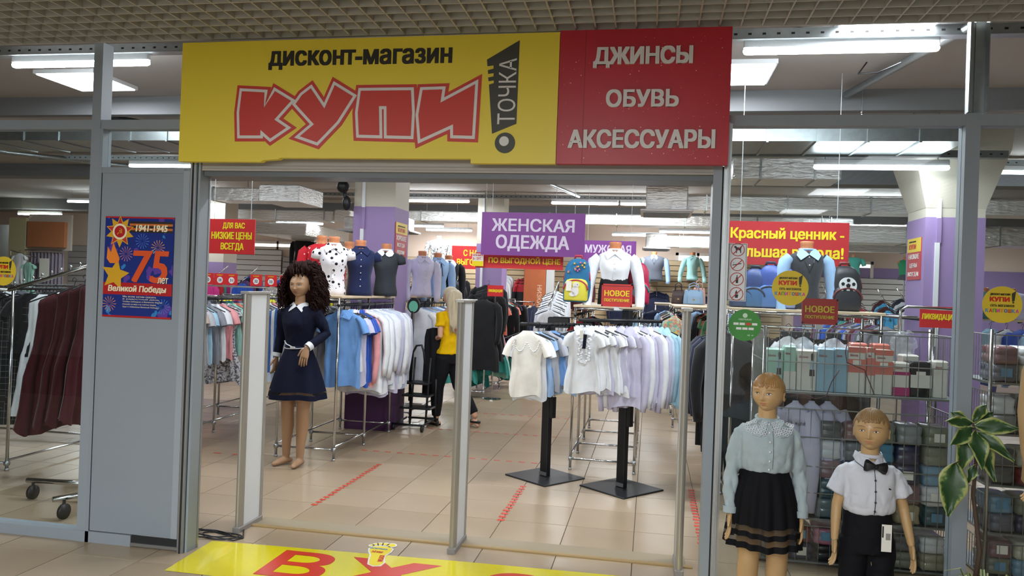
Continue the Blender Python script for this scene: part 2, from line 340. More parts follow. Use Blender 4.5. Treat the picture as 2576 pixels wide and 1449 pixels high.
# ---------- columns ----------
WP=mat('cream column paint','#c9c4b6',.7); PU=mat('purple column paint','#957fae',.65,var=.03,vs=2); PUD=mat('dark purple plinth','#4b2352',.6)
def column(x0,x1,y0,y1,zs,label,plinth=True,cap=False):
    t=thing('column',label,'column',((x0+x1)/2,(y0+y1)/2,0))
    MB().box(x0,x1,y0,y1,.9 if plinth else 0,zs).build('purple_shaft',PU,t); MB().box(x0+.003,x1-.003,y0+.003,y1-.003,zs,3.4).build('upper_shaft',WP,t)
    if plinth: MB().bbox(x0-.02,x1+.02,y0-.02,y1+.02,0,.9,.01).build('plinth_board',PUD,t)
    MB().box(x0+.10,x0+.135,y0-.02,y0,zs-.0-.01,3.4).build('cable_duct',WHITEP,t); MB().box(x0+.10,x0+.14,y0-.022,y0,zs-.25,zs-.01).build('cable_duct',PU,t)
    MB().box(x0+.09,x0+.13,y0-.022,y0,1.2,zs-.25).build('cable_duct',WHITEP,t)
    if cap:
        MB().loft([[(x0,y0,2.55),(x1,y0,2.55),(x1,y1,2.55),(x0,y1,2.55)],[(x0-.16,y0-.12,3.1),(x1+.16,y0-.12,3.1),(x1+.16,y1+.1,3.1),(x0-.16,y1+.1,3.1)],[(x0-.18,y0-.14,3.39),(x1+.18,y0-.14,3.39),(x1+.18,y1+.1,3.39),(x0-.18,y1+.1,3.39)]]).build('capital',WP,t)
    return t
c1=column(-3.28,-2.80,8.12,8.62,2.47,'purple and cream column behind the row of torso forms')
MB().box(-3.1,-2.98,8.095,8.10,.68,.76).build('paper_label',mat('beige paper','#a89c93',.7),c1)
column(-3.24,-2.74,14.1,14.6,2.45,'purple column behind the red ЛИКВИДАЦИЯ card in the centre'.replace('ЛИКВИДАЦИЯ','clearance'),False)
column(2.62,3.16,8.12,8.66,2.46,'wide purple column behind the right glass post',False,True)
column(-8.9,-8.4,14.1,14.6,1.95,'purple column under the low prices sign at left',False)
# ---------- ducts ----------
def duct(label,segs,m=FOIL,rib=None,step=.0):
    """segs: boxes x0,x1,y0,y1,z0,z1"""
    s0=segs[0]; t=thing('air_duct',label,'duct',((s0[0]+s0[1])/2,(s0[2]+s0[3])/2,s0[4]))
    for s in segs: MB().bbox(*s,b=.02).build('duct_section',m,t,smooth=False)
    if rib:
        x0,x1,y0,y1,z0,z1=segs[0]; x=x0+.3
        while x<x1:
            MB().box(x,x+.02,y0-.012,y1+.012,z0-.012,z1+.012).build('flange',STEEL,t); x+=rib
    for x in (segs[0][0]+.4,segs[0][1]-.4):
        MB().tube([(x,segs[0][2]+.1,segs[0][5]),(x,segs[0][2]+.1,3.41)],.006,6).build('hanger_rod',STEEL,t)
    return t
duct('large bare metal duct with flanges across the shop front ceiling',[(-9,2.6,7.1,7.75,3.0,3.2)],STEEL,.42)
duct('foil wrapped duct nearest the entrance at left',[(-9.5,-6.4,12.0,12.5,2.95,3.17),(-6.42,-5.7,11.75,12.7,2.92,3.2)],FOIL,.9)
duct('second foil wrapped duct behind the left one',[(-11.5,-6.6,15.2,15.7,2.93,3.13),(-6.55,-6.2,15.15,15.75,2.91,3.15)],FOIL,1.1)
duct('foil duct running towards the back behind the left ducts',[(-9.2,-7.9,16.7,19.3,2.7,2.98)],FOIL)
duct('long foil duct crossing the middle of the shop',[(-4.9,3.6,14.9,15.4,2.93,3.13)],FOIL,1.3)
duct('foil duct with square outlet above the white blouse torso',[(.5,6.5,12.3,12.8,2.95,3.18),(-.12,.52,12.1,13.0,2.93,3.3)],FOIL,1.2)
duct('foil duct low at the far back above the mint shirt',[(.3,6.5,17.9,18.3,2.72,2.98),(-.15,.32,17.7,18.4,2.68,3.0)],FOIL,1.2)
duct('foil duct behind the right sign and column',[(2.4,9.5,13.6,14.2,2.60,2.90)],FOIL,1.4)
duct('foil duct at top right beside the red sign corner',[(.9,2.1,9.3,9.9,3.0,3.25)],FOIL,.6)
duct('foil duct stub with square outlet behind the left column',[(-5.6,-4.4,13.4,13.9,2.62,2.85)],FOIL)
def grille(label,x0,x1,y0,y1,z):
    t=thing('air_grille',label,'vent',((x0+x1)/2,(y0+y1)/2,z)); MB().bbox(x0,x1,y0,y1,z-.03,z,.01).build('frame',GREYW,t)
    for k in range(6):
        y=y0+(y1-y0)*(k+.5)/6; MB().box(x0+.04,x1-.04,y-.012,y+.012,z-.045,z-.03).build('blade',STEEL,t)
grille('square air outlet under the duct above the white blouse torso',-.2,.6,12.05,13.05,2.93)
grille('square air outlet under the duct behind the left column',-5.7,-4.3,13.3,14.0,2.62)
grille('air outlet under the low duct at the far back',-.22,.4,17.6,18.5,2.68)
# ---------- perforated trays and lamps ----------
HOLE=mat('tray hole','#1f2122',.9)
def tray(label,x0,x1,y,z,step=.09,zz=.055):
    t=thing('cable_tray',label,'cable tray',((x0+x1)/2,y,z)); MB().box(x0,x1,y,y+.003,z-.01,z+zz).build('tray_side',STEEL,t); MB().box(x0,x1,y,y+.09,z-.012,z-.009).build('tray_bottom',STEEL,t)
    h=MB(); x=x0+.05
    while x<x1: h.box(x,x+.022,y-.001,y+.001,z+.014,z+.027); x+=step
    h.build('slot_row',HOLE,t)['kind']='stuff'
    for x in (x0+.5,(x0+x1)/2,x1-.5): MB().tube([(x,y+.05,z),(x,y+.05,3.41)],.005,6).build('hanger_rod',STEEL,t)
tray('perforated cable tray carrying the nearest lamps above the front glass',-6.5,3.2,5.22,3.31)
tray('perforated cable tray below the large metal duct',.2,3.2,7.78,2.995)
tray('perforated cable tray with the second lamp row',-9,6,10.0,3.30)
tray('perforated cable tray with the middle lamp row',-11,6,13.85,3.29)
TUBE=mat('lit fluorescent diffuser','#f4fbff',.4,emit=40)
places=['tube lamp %s'%s for s in ('at top left above the plaid clothes','hidden above the big yellow sign','at top right above the sign corner','low below the large duct at right','left of the sign edge in the second row','second in the second row from left','third in the second row from left','fourth in the second row','fifth in the second row','sixth in the second row at far right','above the camouflage sweater','above the purple hanging sign right end','beside the square outlet in the middle row','in the middle row behind the right banner','in the middle row at left','at the back over the far left of the centre pillar','over the back left behind the row of torsos','far left above the fitting room','at the far back above the mint shirt','at the far back beside the vest','at the far back above the grey sweater','far right behind the right purple column','at far left in the back','above the left racks','above the wire baskets')]
tb=MB(); tb.tube([(-.58,0,-.035),(.58,0,-.035)],.024,10,rnd=True); tbm=tb.mesh('diffuser',[TUBE],True)
hb=MB().bbox(-.6,.6,-.018,.018,-.014,.04,.006).mesh('housing',[WHITEP])
for (x,y,z),lb in zip(TUBES,places):
    t=thing('tube_lamp','white batten '+lb,'ceiling lamp',(x,y,z)); link(tbm,'diffuser',t); link(hb,'housing',t)
    if z<3.22: 
        for s in (-.5,.5): MB().tube([(s,0,.04),(s,0,3.405-z)],.004,5).build('hanger_rod',STEEL,t,world=False)
PEM=mat('lit panel diffuser','#f2f8ff',.4,emit=12)
for (x,y),lb in zip(PANELS,('at top left behind the upper glass','right of the red sign','at the top right under the grid edge','hidden behind the yellow sign')):
    t=thing('panel_lamp','bright square panel lamp '+lb,'ceiling lamp',(x,y,3.37)); MB().box(-.28,.28,-.28,.28,-.012,-.004).build('diffuser',PEM,t,world=False)
    MB().box(-.30,.30,-.30,.30,-.004,.03).build('frame',WHITEP,t,world=False)
for (x,y),lb in zip(((-4.1,6.6),(1.7,6.9),(-3.6,9.2),(-1.6,9.2),(.5,9.5)),('right of the left panel lamp','behind the upper right glass','near the left jamb inside','over the middle of the doorway','left of the right jamb inside')):
    t=thing('sprinkler','small hanging sprinkler head '+lb,'sprinkler',(x,y,3.4)); MB().tube([(0,0,0),(0,0,-.2)],.008,6).build('pipe',STEEL,t,world=False); MB().lathe([(.004,-.26),(.025,-.25),(.006,-.24),(.012,-.2),(.02,-.19)],10).build('head',CHROME,t,world=False,smooth=True)
def pipe(label,pts,r=.02,m=STEEL): return tag(MB().tube(pts,r,10).build('pipe',m,smooth=True),label,'pipe')
pipe('thin grey sprinkler pipe running back under the ceiling at upper right',[(2.05,4.4,3.33),(1.55,6.8,3.33)],.03)
pipe('long straight pipe running back over the middle of the shop',[(-2.4,7.9,3.33),(-1.9,11,3.31),(-1.3,13.6,3.30)],.028)
pipe('pipe bending down from the ceiling over the left racks',[(-6.0,7.4,3.34),(-4.6,9.3,3.32),(-4.4,9.6,3.2)],.035)
pipe('diagonal pipe crossing the ceiling at far left',[(-9.5,9,3.3),(-7.2,11.5,3.3)],.035)
def cable(label,pts,r=.006,m=BLACK): return tag(MB().tube(pts,r,6).build('cable',m,smooth=True),label,'cable')
cable('black cable looping from the pipe under the upper right ceiling',[(1.5,6.0,3.36),(1.42,5.9,3.25),(1.5,5.7,3.2),(1.62,5.6,3.24)])
cable('black cable sagging along the tray at upper right',[(.5,5.3,3.36),(.9,5.3,3.39),(1.2,5.3,3.35),(1.35,5.3,3.38)])
cable('white cable loop hanging under the ceiling inside the doorway',[(-.1+.09*cos(a/3),9.0+.02*sin(a),2.98+.06*sin(a/3)) for a in range(0,34)],.008,WHITEP)
# projector on bracket by the left column
t=thing('speaker_bracket','black bracket with small speakers on the left column','speaker',(-3.32,8.05,2.55))
MB().box(-.16,.04,-.05,.05,.22,.26).tube([(-.04,0,.22),(-.04,0,-.02)],.018,8).build('bracket',BLKMET,t,world=False)
MB().ell((-.05,-.04,.12),(.07,.07,.07),12,8).build('speaker_body',BLACK,t,world=False,smooth=True); MB().ell((.0,-.04,-.06),(.05,.05,.08),12,8).build('speaker_body',BLACK,t,world=False,smooth=True)
# ================= SIGNS AND PRINTS =================
SY=4.02
def board(name,label,cat,pts,y0,y1,m,loc=None,group=None):
    cx=sum(p[0] for p in pts)/len(pts); t=thing(name,label,cat,loc or (cx,y0,min(p[1] for p in pts)),0,group)
    MB().prism(pts,y0,y1).build('board',m,t); return t
def rect(x0,x1,z0,z1): return [(x0,z0),(x1,z0),(x1,z1),(x0,z1)]
yb=board('shop_sign','large yellow sign board with the red letters КУПИ above the doorway'.replace('КУПИ','of the shop name'),'sign',
 [(-2.70,2.272),(-2.19,2.272),(-2.175,2.282),(-2.085,2.288),(-2.071,2.296),(-.973,2.296),(-.973,2.272),(-.515,2.272),(-.515,2.965),(-2.70,2.955)],SY,SY+.04,mat('yellow sign film','#e8d23c',.42,var=.02,vs=2))
L1=[(-2.331,2.688),(-2.159,2.678),(-2.174,2.589),(-2.121,2.692),(-1.990,2.618),(-2.087,2.513),(-2.009,2.464),(-2.134,2.383),(-2.178,2.418),(-2.178,2.404),(-2.335,2.404),(-2.344,2.550)]
L2=[(-1.897,2.705),(-1.819,2.601),(-1.767,2.722),(-1.628,2.642),(-1.726,2.487),(-1.848,2.363),(-1.989,2.409),(-1.898,2.483),(-2.009,2.594),(-1.963,2.657)]
L3=[(-1.620,2.682),(-1.304,2.682),(-1.292,2.544),(-1.295,2.400),(-1.463,2.404),(-1.470,2.564),(-1.481,2.564),(-1.472,2.404),(-1.623,2.408),(-1.635,2.546)]
L4=[(-1.267,2.682),(-1.124,2.685),(-1.131,2.625),(-0.945,2.721),(-0.953,2.401),(-1.089,2.405),(-1.091,2.455),(-1.269,2.375),(-1.288,2.531)]
REDL=mat('red logo film','#c8362a',.42); WHL=mat('white logo film','#dcdad6',.42)
for k,Lp in enumerate((L1,L2,L3,L4)):
    k*=.0004; MB().prism(offset_poly([p for p in Lp if not(-1.485<p[0]<-1.455 and Lp is L3)],.017),SY-.002-k,SY).build('letter_outline',REDL,yb)
    MB().prism(Lp,SY-.0045-k,SY-.001).build('letter_border',WHL,yb); MB().prism(offset_poly(Lp,-.0165),SY-.007-k,SY-.004).build('letter',REDL,yb)
text('дисконт-магазин',1.067,.107,(-2.162,SY-.001,2.79),LETB,yb,off=.045,depth=.001)
DK=mat('dark olive film','#3a3a30',.45)
MB().prism([(-0.729,2.926),(-0.731,2.483),(-0.861,2.430),(-0.887,2.692),(-0.861,2.700),(-0.862,2.715),(-0.890,2.711),(-0.893,2.730),(-0.864,2.736),(-0.864,2.754),(-0.894,2.750),(-0.896,2.769),(-0.865,2.777),(-0.866,2.795),(-0.899,2.791),(-0.903,2.826)],SY-.003,SY).build('exclamation_bar',DK,yb)
MB().prism(circ(-.789,2.381,.055),SY-.003,SY).build('exclamation_dot',DK,yb); MB().prism(circ(-.794,2.390,.026),SY-.004,SY-.003).build('dot_centre',WHL,yb)
text('ТОЧКА',.35,.096,(-.739,SY-.005,2.48),WHL,yb,right=(0,0,1),up=(-1,0,0),off=.015,depth=.001)
# red board with white raised letters and sparkles
redm=mat('red sign film','#b5222f',.4,var=.10,vs=1.8)
rb=board('shop_sign','dark red sign board with three rows of white raised words right of the yellow board','sign',rect(-.512,.362,2.272,2.972),SY-.003,SY+.04,redm)
MB().box(-.378,-.376,SY-.004,SY-.003,2.272,2.972).build('joint',mat('joint','#7d1b24',.5),rb)
for s,x,z,w,h in (('ДЖИНСЫ',-.335,2.77,.506,.108),('ОБУВЬ',-.262,2.565,.37,.092),('АКСЕССУАРЫ',-.452,2.352,.747,.098)):
    text(s,w,h,(x,SY-.009,z),mat('raised white letters','#d9d6d3',.5),rb,off=.045,depth=.006)
sp=MB(); rr=random.Random(3)
for k in range(110):
    x,z=rr.uniform(-.50,.35),rr.uniform(2.3,2.93); sp.prism(circ(x,z,rr.choice((.001,.0015,.0015,.003)),6),SY-.0036,SY-.003)
sp.build('sparkle_print',mat('pale sparkle','#f0b8a8',.5),rb)['kind']='stuff'
# poster on the grey panel
PY=4.108
t=board('poster','red and blue victory day poster with gold star and big 75 on the grey panel','poster',rect(-3.225,-2.77,1.355,1.955),PY,PY+.004,pattern('poster night blue','#1c2f7d','blotch',[(9,.6,'#5d3f9c'),(14,.64,'#2f7fc0')]))
def pq(u,v): return (-3.225+.455*u,1.355+.6*v)
def poly(pts,m,n,d=.001,y=PY): return MB().prism([pq(*p) for p in pts],y-d,y-.0002).build(n,m,t)
PRD=mat('poster red','#b3181c',.4); GOLD=mat('poster gold','#d9a520',.4); PORG=mat('poster orange','#dc5320',.4); CRM=mat('poster cream','#efe3c0',.5)
poly([(0,.985),(1,.985),(1,1),(0,1)],PRD,'border'); poly([(0,0),(1,0),(1,.018),(0,.018)],PRD,'border'); poly([(0,.225),(1,.225),(1,.345),(0,.345)],PRD,'ribbon_band')
for k,c in enumerate(('#23170f','#c86a1e','#23170f','#c86a1e','#23170f')): poly([(.36,.845+.022*k),(.98,.845+.022*k),(.98,.867+.022*k),(.36,.867+.022*k)],mat('ribbon '+c,c,.5),'ribbon')
def star(cx,cz,r,r2,n,a0=90,asp=.76): return [(cx+(r if k%2==0 else r2)*cos(R(a0+180/n*k)),cz+(r if k%2==0 else r2)*asp*sin(R(a0+180/n*k))) for k in range(2*n)]
poly(star(.22,.85,.21,.13,10,90),GOLD,'order_rays',.0016); poly(star(.22,.85,.19,.08,5,90),mat('star red','#c2342a',.4),'order_star',.0022)
MB().prism([pq(*p) for p in star(.22,.85,.105,.105,16)],PY-.0028,PY-.0022).build('order_ring',CRM,t); MB().prism([pq(*p) for p in star(.22,.85,.078,.078,16)],PY-.0034,PY-.0028).build('order_disc',PRD,t)
text('☭',.035,.038,(*[0]*0,-3.1425,PY-.0036,1.846),GOLD,t,off=0,depth=.0003)
poly(star(.17,.42,.21,.10,5,80),GOLD,'gold_star',.0016); poly([(.09,.535),(.04,.58),(.05,.70),(.10,.64),(.13,.74),(.18,.66),(.23,.58),(.21,.535)],mat('flame','#f0862a',.4),'flame',.0024)
for cx,cz,c in ((.78,.70,'#e8a070'),(.55,.76,'#4a7ad8'),(.32,.63,'#c7809a'),(.88,.12,'#3f7fd0'),(.1,.13,'#d98b5c')):
    b=MB()
    for k in range(14):
        a=2*PI*k/14; u,v=pq(cx,cz); r=.045; b.prism([(u+.006*cos(a),v+.006*sin(a)),(u+r*cos(a-.05),v+r*sin(a-.05)),(u+r*cos(a+.05),v+r*sin(a+.05))],PY-.0012,PY-.0006)
    b.build('firework',mat('fw '+c,c,.5),t)
text('75',.24,.19,(-3.035,PY-.003,1.565),PORG,t,off=.03,shear=.12,depth=.0008); text('1941-1945',.21,.04,(-3.02,PY-.003,1.868),CRM,t,off=.05,shear=.1,depth=.0004)
text('лет',.07,.035,(-2.862,PY-.006,1.563),CRM,t,off=.03,shear=.1,depth=.0004); text('Великой Победы',.385,.045,(-3.19,PY-.003,1.502),CRM,t,off=.04,shear=.1,depth=.0004)
for k,s in enumerate(('Мы всем хотим сказать','в радостный день','Чтобы победою и Великою Верой','Спасибо за мир и за счастье людям','Ура! С Юбилеем Великой Победы!')): text(s,.22+.02*(k%3),.011,(-3.09,PY-.002,1.475-.0155*k),CRM,t,off=.01,depth=.0003)
# stickers on the glass
GY=4.148
def disc(label,cx,cz,r,m,y=GY): t=thing('glass_sticker',label,'sticker',(cx,y,cz-r)); MB().prism(circ(cx,cz,r,48),y-.001,y).build('disc',m,t); return t
YS=mat('yellow sticker','#dcc030',.5)
KCOL=['#3a8fd0','#d8382c','#2f9a50','#d848a0','#e8822a','#3a5fc0','#d8382c','#3a8fd0','#d848a0']
def shop_disc(label,cx,cz,r=.09):
    t=disc(label,cx,cz,r,YS); y=GY-.002
    text('дисконт-магазин',r*1.0,r*.14,(cx-.62*r,y,cz+.48*r),LETB,t,off=.03,depth=.0005); text('КУПИ',r*1.0,r*.26,(cx-.64*r,y,cz+.16*r),LETR,t,off=.07,depth=.0005)
    MB().prism([(cx+.45*r,cz+.62*r),(cx+.66*r,cz+.76*r),(cx+.6*r,cz+.22*r),(cx+.48*r,cz+.18*r)],y-.0005,y+.0005).build('exclamation_bar',DK,t); MB().prism(circ(cx+.54*r,cz+.13*r,.05*r,12),y-.0005,y+.0005).build('exclamation_dot',DK,t)
    text('сеть магазинов',r*1.2,r*.13,(cx-.6*r,y,cz-.12*r),LETB,t,off=.02,depth=.0005)
    for k,c in enumerate('КАПИТОШКА'): text(c,r*.16,r*.2,(cx-.84*r+k*.188*r,y,cz-.43*r),mat('kap '+KCOL[k],KCOL[k],.5),t,off=.04,depth=.0005)
shop_disc('round yellow shop sticker on the glass over the grey vest torso',.705,1.662); shop_disc('round yellow shop sticker on the glass at the right edge right of the post',1.70,1.615); shop_disc('round yellow shop sticker on the glass at the left edge of the photo',-3.955,1.605)
GR=mat('green sticker','#3f8f3a',.5); t=disc('round green bank card sticker on the glass beside the right jamb',.487,1.462,.082,GR); y=GY-.002
MB().prism(circ(.487,1.512,.012,20),y-.0005,y+.0005).build('emblem',mat('pale green','#cfe6cf',.5),t); text('СБЕРБАНК',.065,.009,(.455,y,1.487),mat('pale green','#cfe6cf',.5),t,depth=.0004)
for k,c in enumerate(('#e8ece8','#e8ece8','#d04030','#e8ece8')):
    MB().box(.430+.031*k,.456+.031*k,y-.0004,y+.0006,1.462,1.474).build('card_logo',mat('card '+c,c,.5),t)
for k in range(3): MB().box(.444+.031*k,.470+.031*k,y-.0004,y+.0006,1.438,1.450).build('card_logo',mat('card #e8ece8','#e8ece8',.5),t)
text('»))  ы',.03,.01,(.50,y,1.405),mat('pale green','#cfe6cf',.5),t,depth=.0004)
t=board('rules_sign','white upright sign with four red crossed circles on the glass by the jamb','sign',rect(.390,.486,1.585,1.885),GY-.006,GY,WHITEP); y=GY-.008
b=MB(); 
for a in ((.394,.482,1.589,1.591),(.394,.482,1.879,1.881),(.394,.396,1.589,1.881),(.480,.482,1.589,1.881)): b.box(a[0],a[1],y+.001,y+.002,a[2],a[3])
b.build('border_line',BLACK,t)
RR=mat('prohibition red','#b5302f',.5)
def ring(cx,cz,r,w,m,t,y,n='ring'):
    c1,c2=circ(cx,cz,r,40),circ(cx,cz,r-w,40); vs=[(a,y,b) for a,b in c1]+[(a,y,b) for a,b in c2]; MB().add(vs,[(i,(i+1)%40,40+(i+1)%40,40+i) for i in range(40)]).build(n,m,t)
syms=[ [[(-.6,.4),(-.35,.6),(-.1,.35),(.35,.3),(.6,.55),(.45,.1),(.5,-.5),(.38,-.5),(.3,-.1),(-.1,-.05),(-.12,-.5),(-.25,-.5),(-.3,.1),(-.45,.3)]],
 [[(-.7,-.2),(.6,.1),(.6,.2),(-.7,-.08)],[(-.62,.0),(-.5,.25),(-.62,.4),(-.55,.2)]], [[(-.14,-.6),(.2,-.6),(.2,.15),(.08,.3),(.08,.6),(-.04,.6),(-.04,.3),(-.14,.15)]], [[(-.25,-.1),(.3,-.1),(.2,-.6),(-.15,-.6)],[(-.2,0),(.25,0),(.12,.25),(.02,.6),(-.12,.3)]] ]
for k in range(4):
    cx,cz=.438,1.852-.0765*k-.0; r=.0345
    for s in syms[k]: MB().prism([(cx+u*r,cz-.0+v*r) for u,v in s],y-.0003,y+.0006).build('pictogram',BLACK,t)
    ring(cx,cz,r,.0035,RR,t,y-.0006); MB().prism([(cx-.024,cz-.021),(cx-.021,cz-.024),(cx+.024,cz+.021),(cx+.021,cz+.024)],y-.001,y-.0004).build('slash',RR,t)
# hanging signs inside
def hang(name,label,x,y,z0,w,h,m,rows,rz=0,ceil=3.4,cords=True,ltm=LETY):
    t=thing(name,label,'sign',(x,y,z0),rz); MB().box(0,w,0,.008,0,h).build('board',m,t,world=False)
    for r in rows: text(r[0],r[3]*w,r[4]*h,(r[1]*w,-.001,r[2]*h),r[5] if len(r)>5 else ltm,t,off=.03 if len(r)<7 else r[6],depth=.001,world=False)
    if cords:
        for u in (.1,.9): MB().tube([(u*w,.004,h),(u*w,.004,ceil-z0)],.0025,5).build('cord',mat('clear cord','#b9bec2',.4),t,world=False)
    return t
hang('hanging_sign','large purple hanging sign with white words for womens clothing',-1.79,8.0,1.965,1.1,.455,PURP,[('ЖЕНСКАЯ',.10,.56,.80,.30),('ОДЕЖДА',.145,.10,.71,.38)],ltm=mat('pale lilac letters','#d5cbe0',.5))
hang('hanging_sign','long red banner with yellow words below the purple womens sign',-1.87,8.12,1.83,.95,.165,RED,[('ПО ВЫГОДНОЙ ЦЕНЕ',.15,.27,.82,.52)])
t=hang('hanging_sign','small white and yellow shop card at the left end of the red banner',-1.90,8.08,1.845,.125,.135,mat('cream card','#e9e2da',.5),[('СЕТЬ МАГА',.05,.8,.9,.14,RED),('3- ЭТ.',.05,.5,.8,.2,RED),('КАПИТ',.08,.12,.84,.26,mat('kap '+KCOL[0],KCOL[0],.5))],cords=False)
MB().box(-1.9,-1.775,8.077,8.079,1.845,1.9).build('yellow_strip',YEL,t)
hang('hanging_sign','purple hanging sign for mens clothing behind the white blouse torso',-.98,11.0,1.93,.76,.42,PURP,[('МУЖСКАЯ',.05,.58,.86,.28),('ОДЕЖДА',.12,.1,.7,.32)],ltm=mat('pale lilac letters','#d5cbe0',.5))
hang('hanging_sign','red sign with three yellow rows hanging just inside the left jamb',-3.78,6.1,1.825,.43,.30,RED,[('ДЛЯ ВАС',.30,.70,.48,.20),('НИЗКИЕ ЦЕНЫ',.06,.38,.88,.25),('ВСЕГДА',.27,.08,.5,.24)],rz=R(0))
t=hang('hanging_sign','wide red banner with two yellow rows behind the right window',.60,6.42,1.875,.92,.347,mat('banner red','#b8252d',.5),[('Красный ценник -',.02,.54,.94,.32),('большая выгода!',.02,.12,.94,.32)])
hang('hanging_sign','red banner with yellow words partly hidden left of the far column',-3.95,15.0,1.99,.80,.46,RED,[('С НАМИ',.3,.56,.62,.28),('ВЫГОДНО',.14,.12,.8,.32)])
t=hang('column_sign','yellow and red sign on the side of the left purple column',-2.792,8.15,1.93,.40,.38,mat('sign red','#b23038',.5),[('ХОРОШЕЕ',.06,.48,.86,.14,LETW),('ВСЕГДА',.14,.27,.66,.13,LETW),('РЯДОМ!',.14,.06,.66,.13,LETW)],rz=R(90),cords=False)
MB().box(0,.40,-.002,0,.255,.38).build('yellow_field',YS,t,world=False); text('дисконт-магазин',.25,.018,(.06,-.004,.33),LETB,t,world=False,depth=.0005); text('КУПИ',.24,.045,(.07,-.004,.275),LETR,t,off=.05,world=False,depth=.0005)
t=hang('column_sign','yellow and red sign on the right purple column left face',2.612,8.60,1.85,.40,.42,mat('sign red','#b23038',.5),[('НИЗКИЕ',.1,.50,.78,.12,LETW),('ЦЕНЫ',.2,.28,.56,.12,LETW),('ВСЕГДА!',.08,.07,.8,.12,LETW)],rz=R(-90),cords=False)
MB().box(0,.40,-.002,0,.28,.42).build('yellow_field',YS,t,world=False); text('КУПИ',.2,.05,(.06,-.004,.31),LETR,t,off=.05,world=False,depth=.0005); text('дисконт-магазин',.2,.018,(.06,-.004,.375),LETB,t,world=False,depth=.0005)
hang('price_card','red clearance card with yellow word in front of the right purple column',2.08,6.5,1.425,.27,.165,RED,[('ЛИКВИДАЦИЯ',.05,.34,.9,.32)],cords=False)
hang('price_card','small red clearance card in front of the far purple column',-2.34,11.0,1.50,.235,.16,RED,[('ЛИКВИДАЦИЯ',.05,.34,.9,.3)],cords=False)
for nm,x,w,lb in (('a',-2.34,.235,'x'),('b',2.08,.27,'x')):
    y=11.0 if nm=='a' else 6.5; z=1.50 if nm=='a' else 1.425
    tag(MB().tube([(x+w/2,y+.004,0),(x+w/2,y+.004,z+.002)],.009,8).lathe([(.0,0),(.14,0),(.14,.012),(.012,.02)],20,(x+w/2,y+.004,0)).build('card_stand',CHROME),'chrome pole stand holding the %s clearance card'%('small centre' if nm=='a' else 'right'),'stand')
# orange board with rotated words
t=thing('orange_board','orange upright board with rotated outlined words in the middle background','sign',(-2.28,15.2,0)); MB().bbox(-2.50,-2.06,15.2,15.3,0,2.3,.01).build('board',mat('orange board','#b8643a',.6,var=.05),t)
text('НИЗКИЕ ЦЕНЫ',.85,.11,(-2.24,15.198,1.72),mat('pale orange','#e9c3a2',.6),t,right=(0,0,-1),up=(1,0,0),off=.02); text('САМЫЕ',.5,.1,(-2.12,15.198,1.5),mat('pale orange','#e9c3a2',.6),t,right=(0,0,-1),up=(1,0,0),off=.02)
tag(MB().box(-2.05,-1.9,15.2,15.35,0,2.3).build('panel',mat('white door panel','#c9cac8',.5)),'narrow white panel right of the orange board','panel')
# ================= DOORWAY ITEMS =================
GM=mat('gate aluminium','#a9a69f',.4,.5); GP=mat('gate white panel','#d9dde0',.5); GBASE=mat('gate grey foot','#8b8783',.5)
def gate(label,x,w=.042,side=1):
    t=thing('security_gate',label,'security gate',(x,4.51,0)); y0,y1=4.51,4.80
    b=MB(); b.loft([[(x-w/2+ (w/2)*(1-cos(a))*1.0, y0+.035-.035*sin(a),z) for a in [PI*k/8 for k in range(9)]] +[(x+w/2,y0+.05,z),(x-w/2,y0+.05,z)] for z in (.03,1.52)]).box(x-w/2,x+w/2,y1-.03,y1,.03,1.52).build('edge_profile',GM,t)
    MB().box(x-w/2+.006,x+w/2-.006,y0+.05,y1-.03,.03,1.515).build('panel',GP,t)
    MB().bbox(x-w/2-.005,x+w/2+.005,y0-.005,y1+.005,0,.035,.005).build('foot',GBASE,t); MB().bbox(x-w/2-.008,x+w/2+.008,y0-.006,y1+.006,1.515,1.532,.004).build('cap',GM,t)
gate('tall white security gate panel next to the left jamb',-2.53); gate('tall white security gate panel standing in the middle of the entrance',-1.125); gate('tall white security gate panel next to the right jamb',.215)
# floor sticker
t=thing('floor_sticker','long yellow floor sticker with large red entrance letters','floor sticker',(-1.2,4.1,.001))
MB().add([(-2.56,3.82,.0015),(.35,3.82,.0015),(.35,4.44,.0015),(-1.11,4.40,.0015),(-2.585,4.33,.0015)],[(0,1,2,3,4)]).build('sticker_sheet',mat('yellow floor film','#e2d312',.16,coat=.5,bump=.04,bs=14),t)
xm=mat('red floor film','#cc3a22',.25)
MB().add([(-1.66,3.90,.0024),(-1.49,3.90,.0024),(-1.12,4.30,.0024),(-1.29,4.30,.0024)],[(0,1,2,3)]).add([(-1.29,3.90,.0026),(-1.12,3.90,.0026),(-1.49,4.30,.0026),(-1.66,4.30,.0026)],[(0,1,2,3)]).build('lettering',xm,t)
for c,x,w in (('В',-2.08,.36),('О',-.86,.40),('Д',-.24,.42)): text(c,w,.40,(x,3.90,.0022),mat('red floor film','#cc3a22',.25),t,up=(0,1,0),off=.03,depth=.0004)
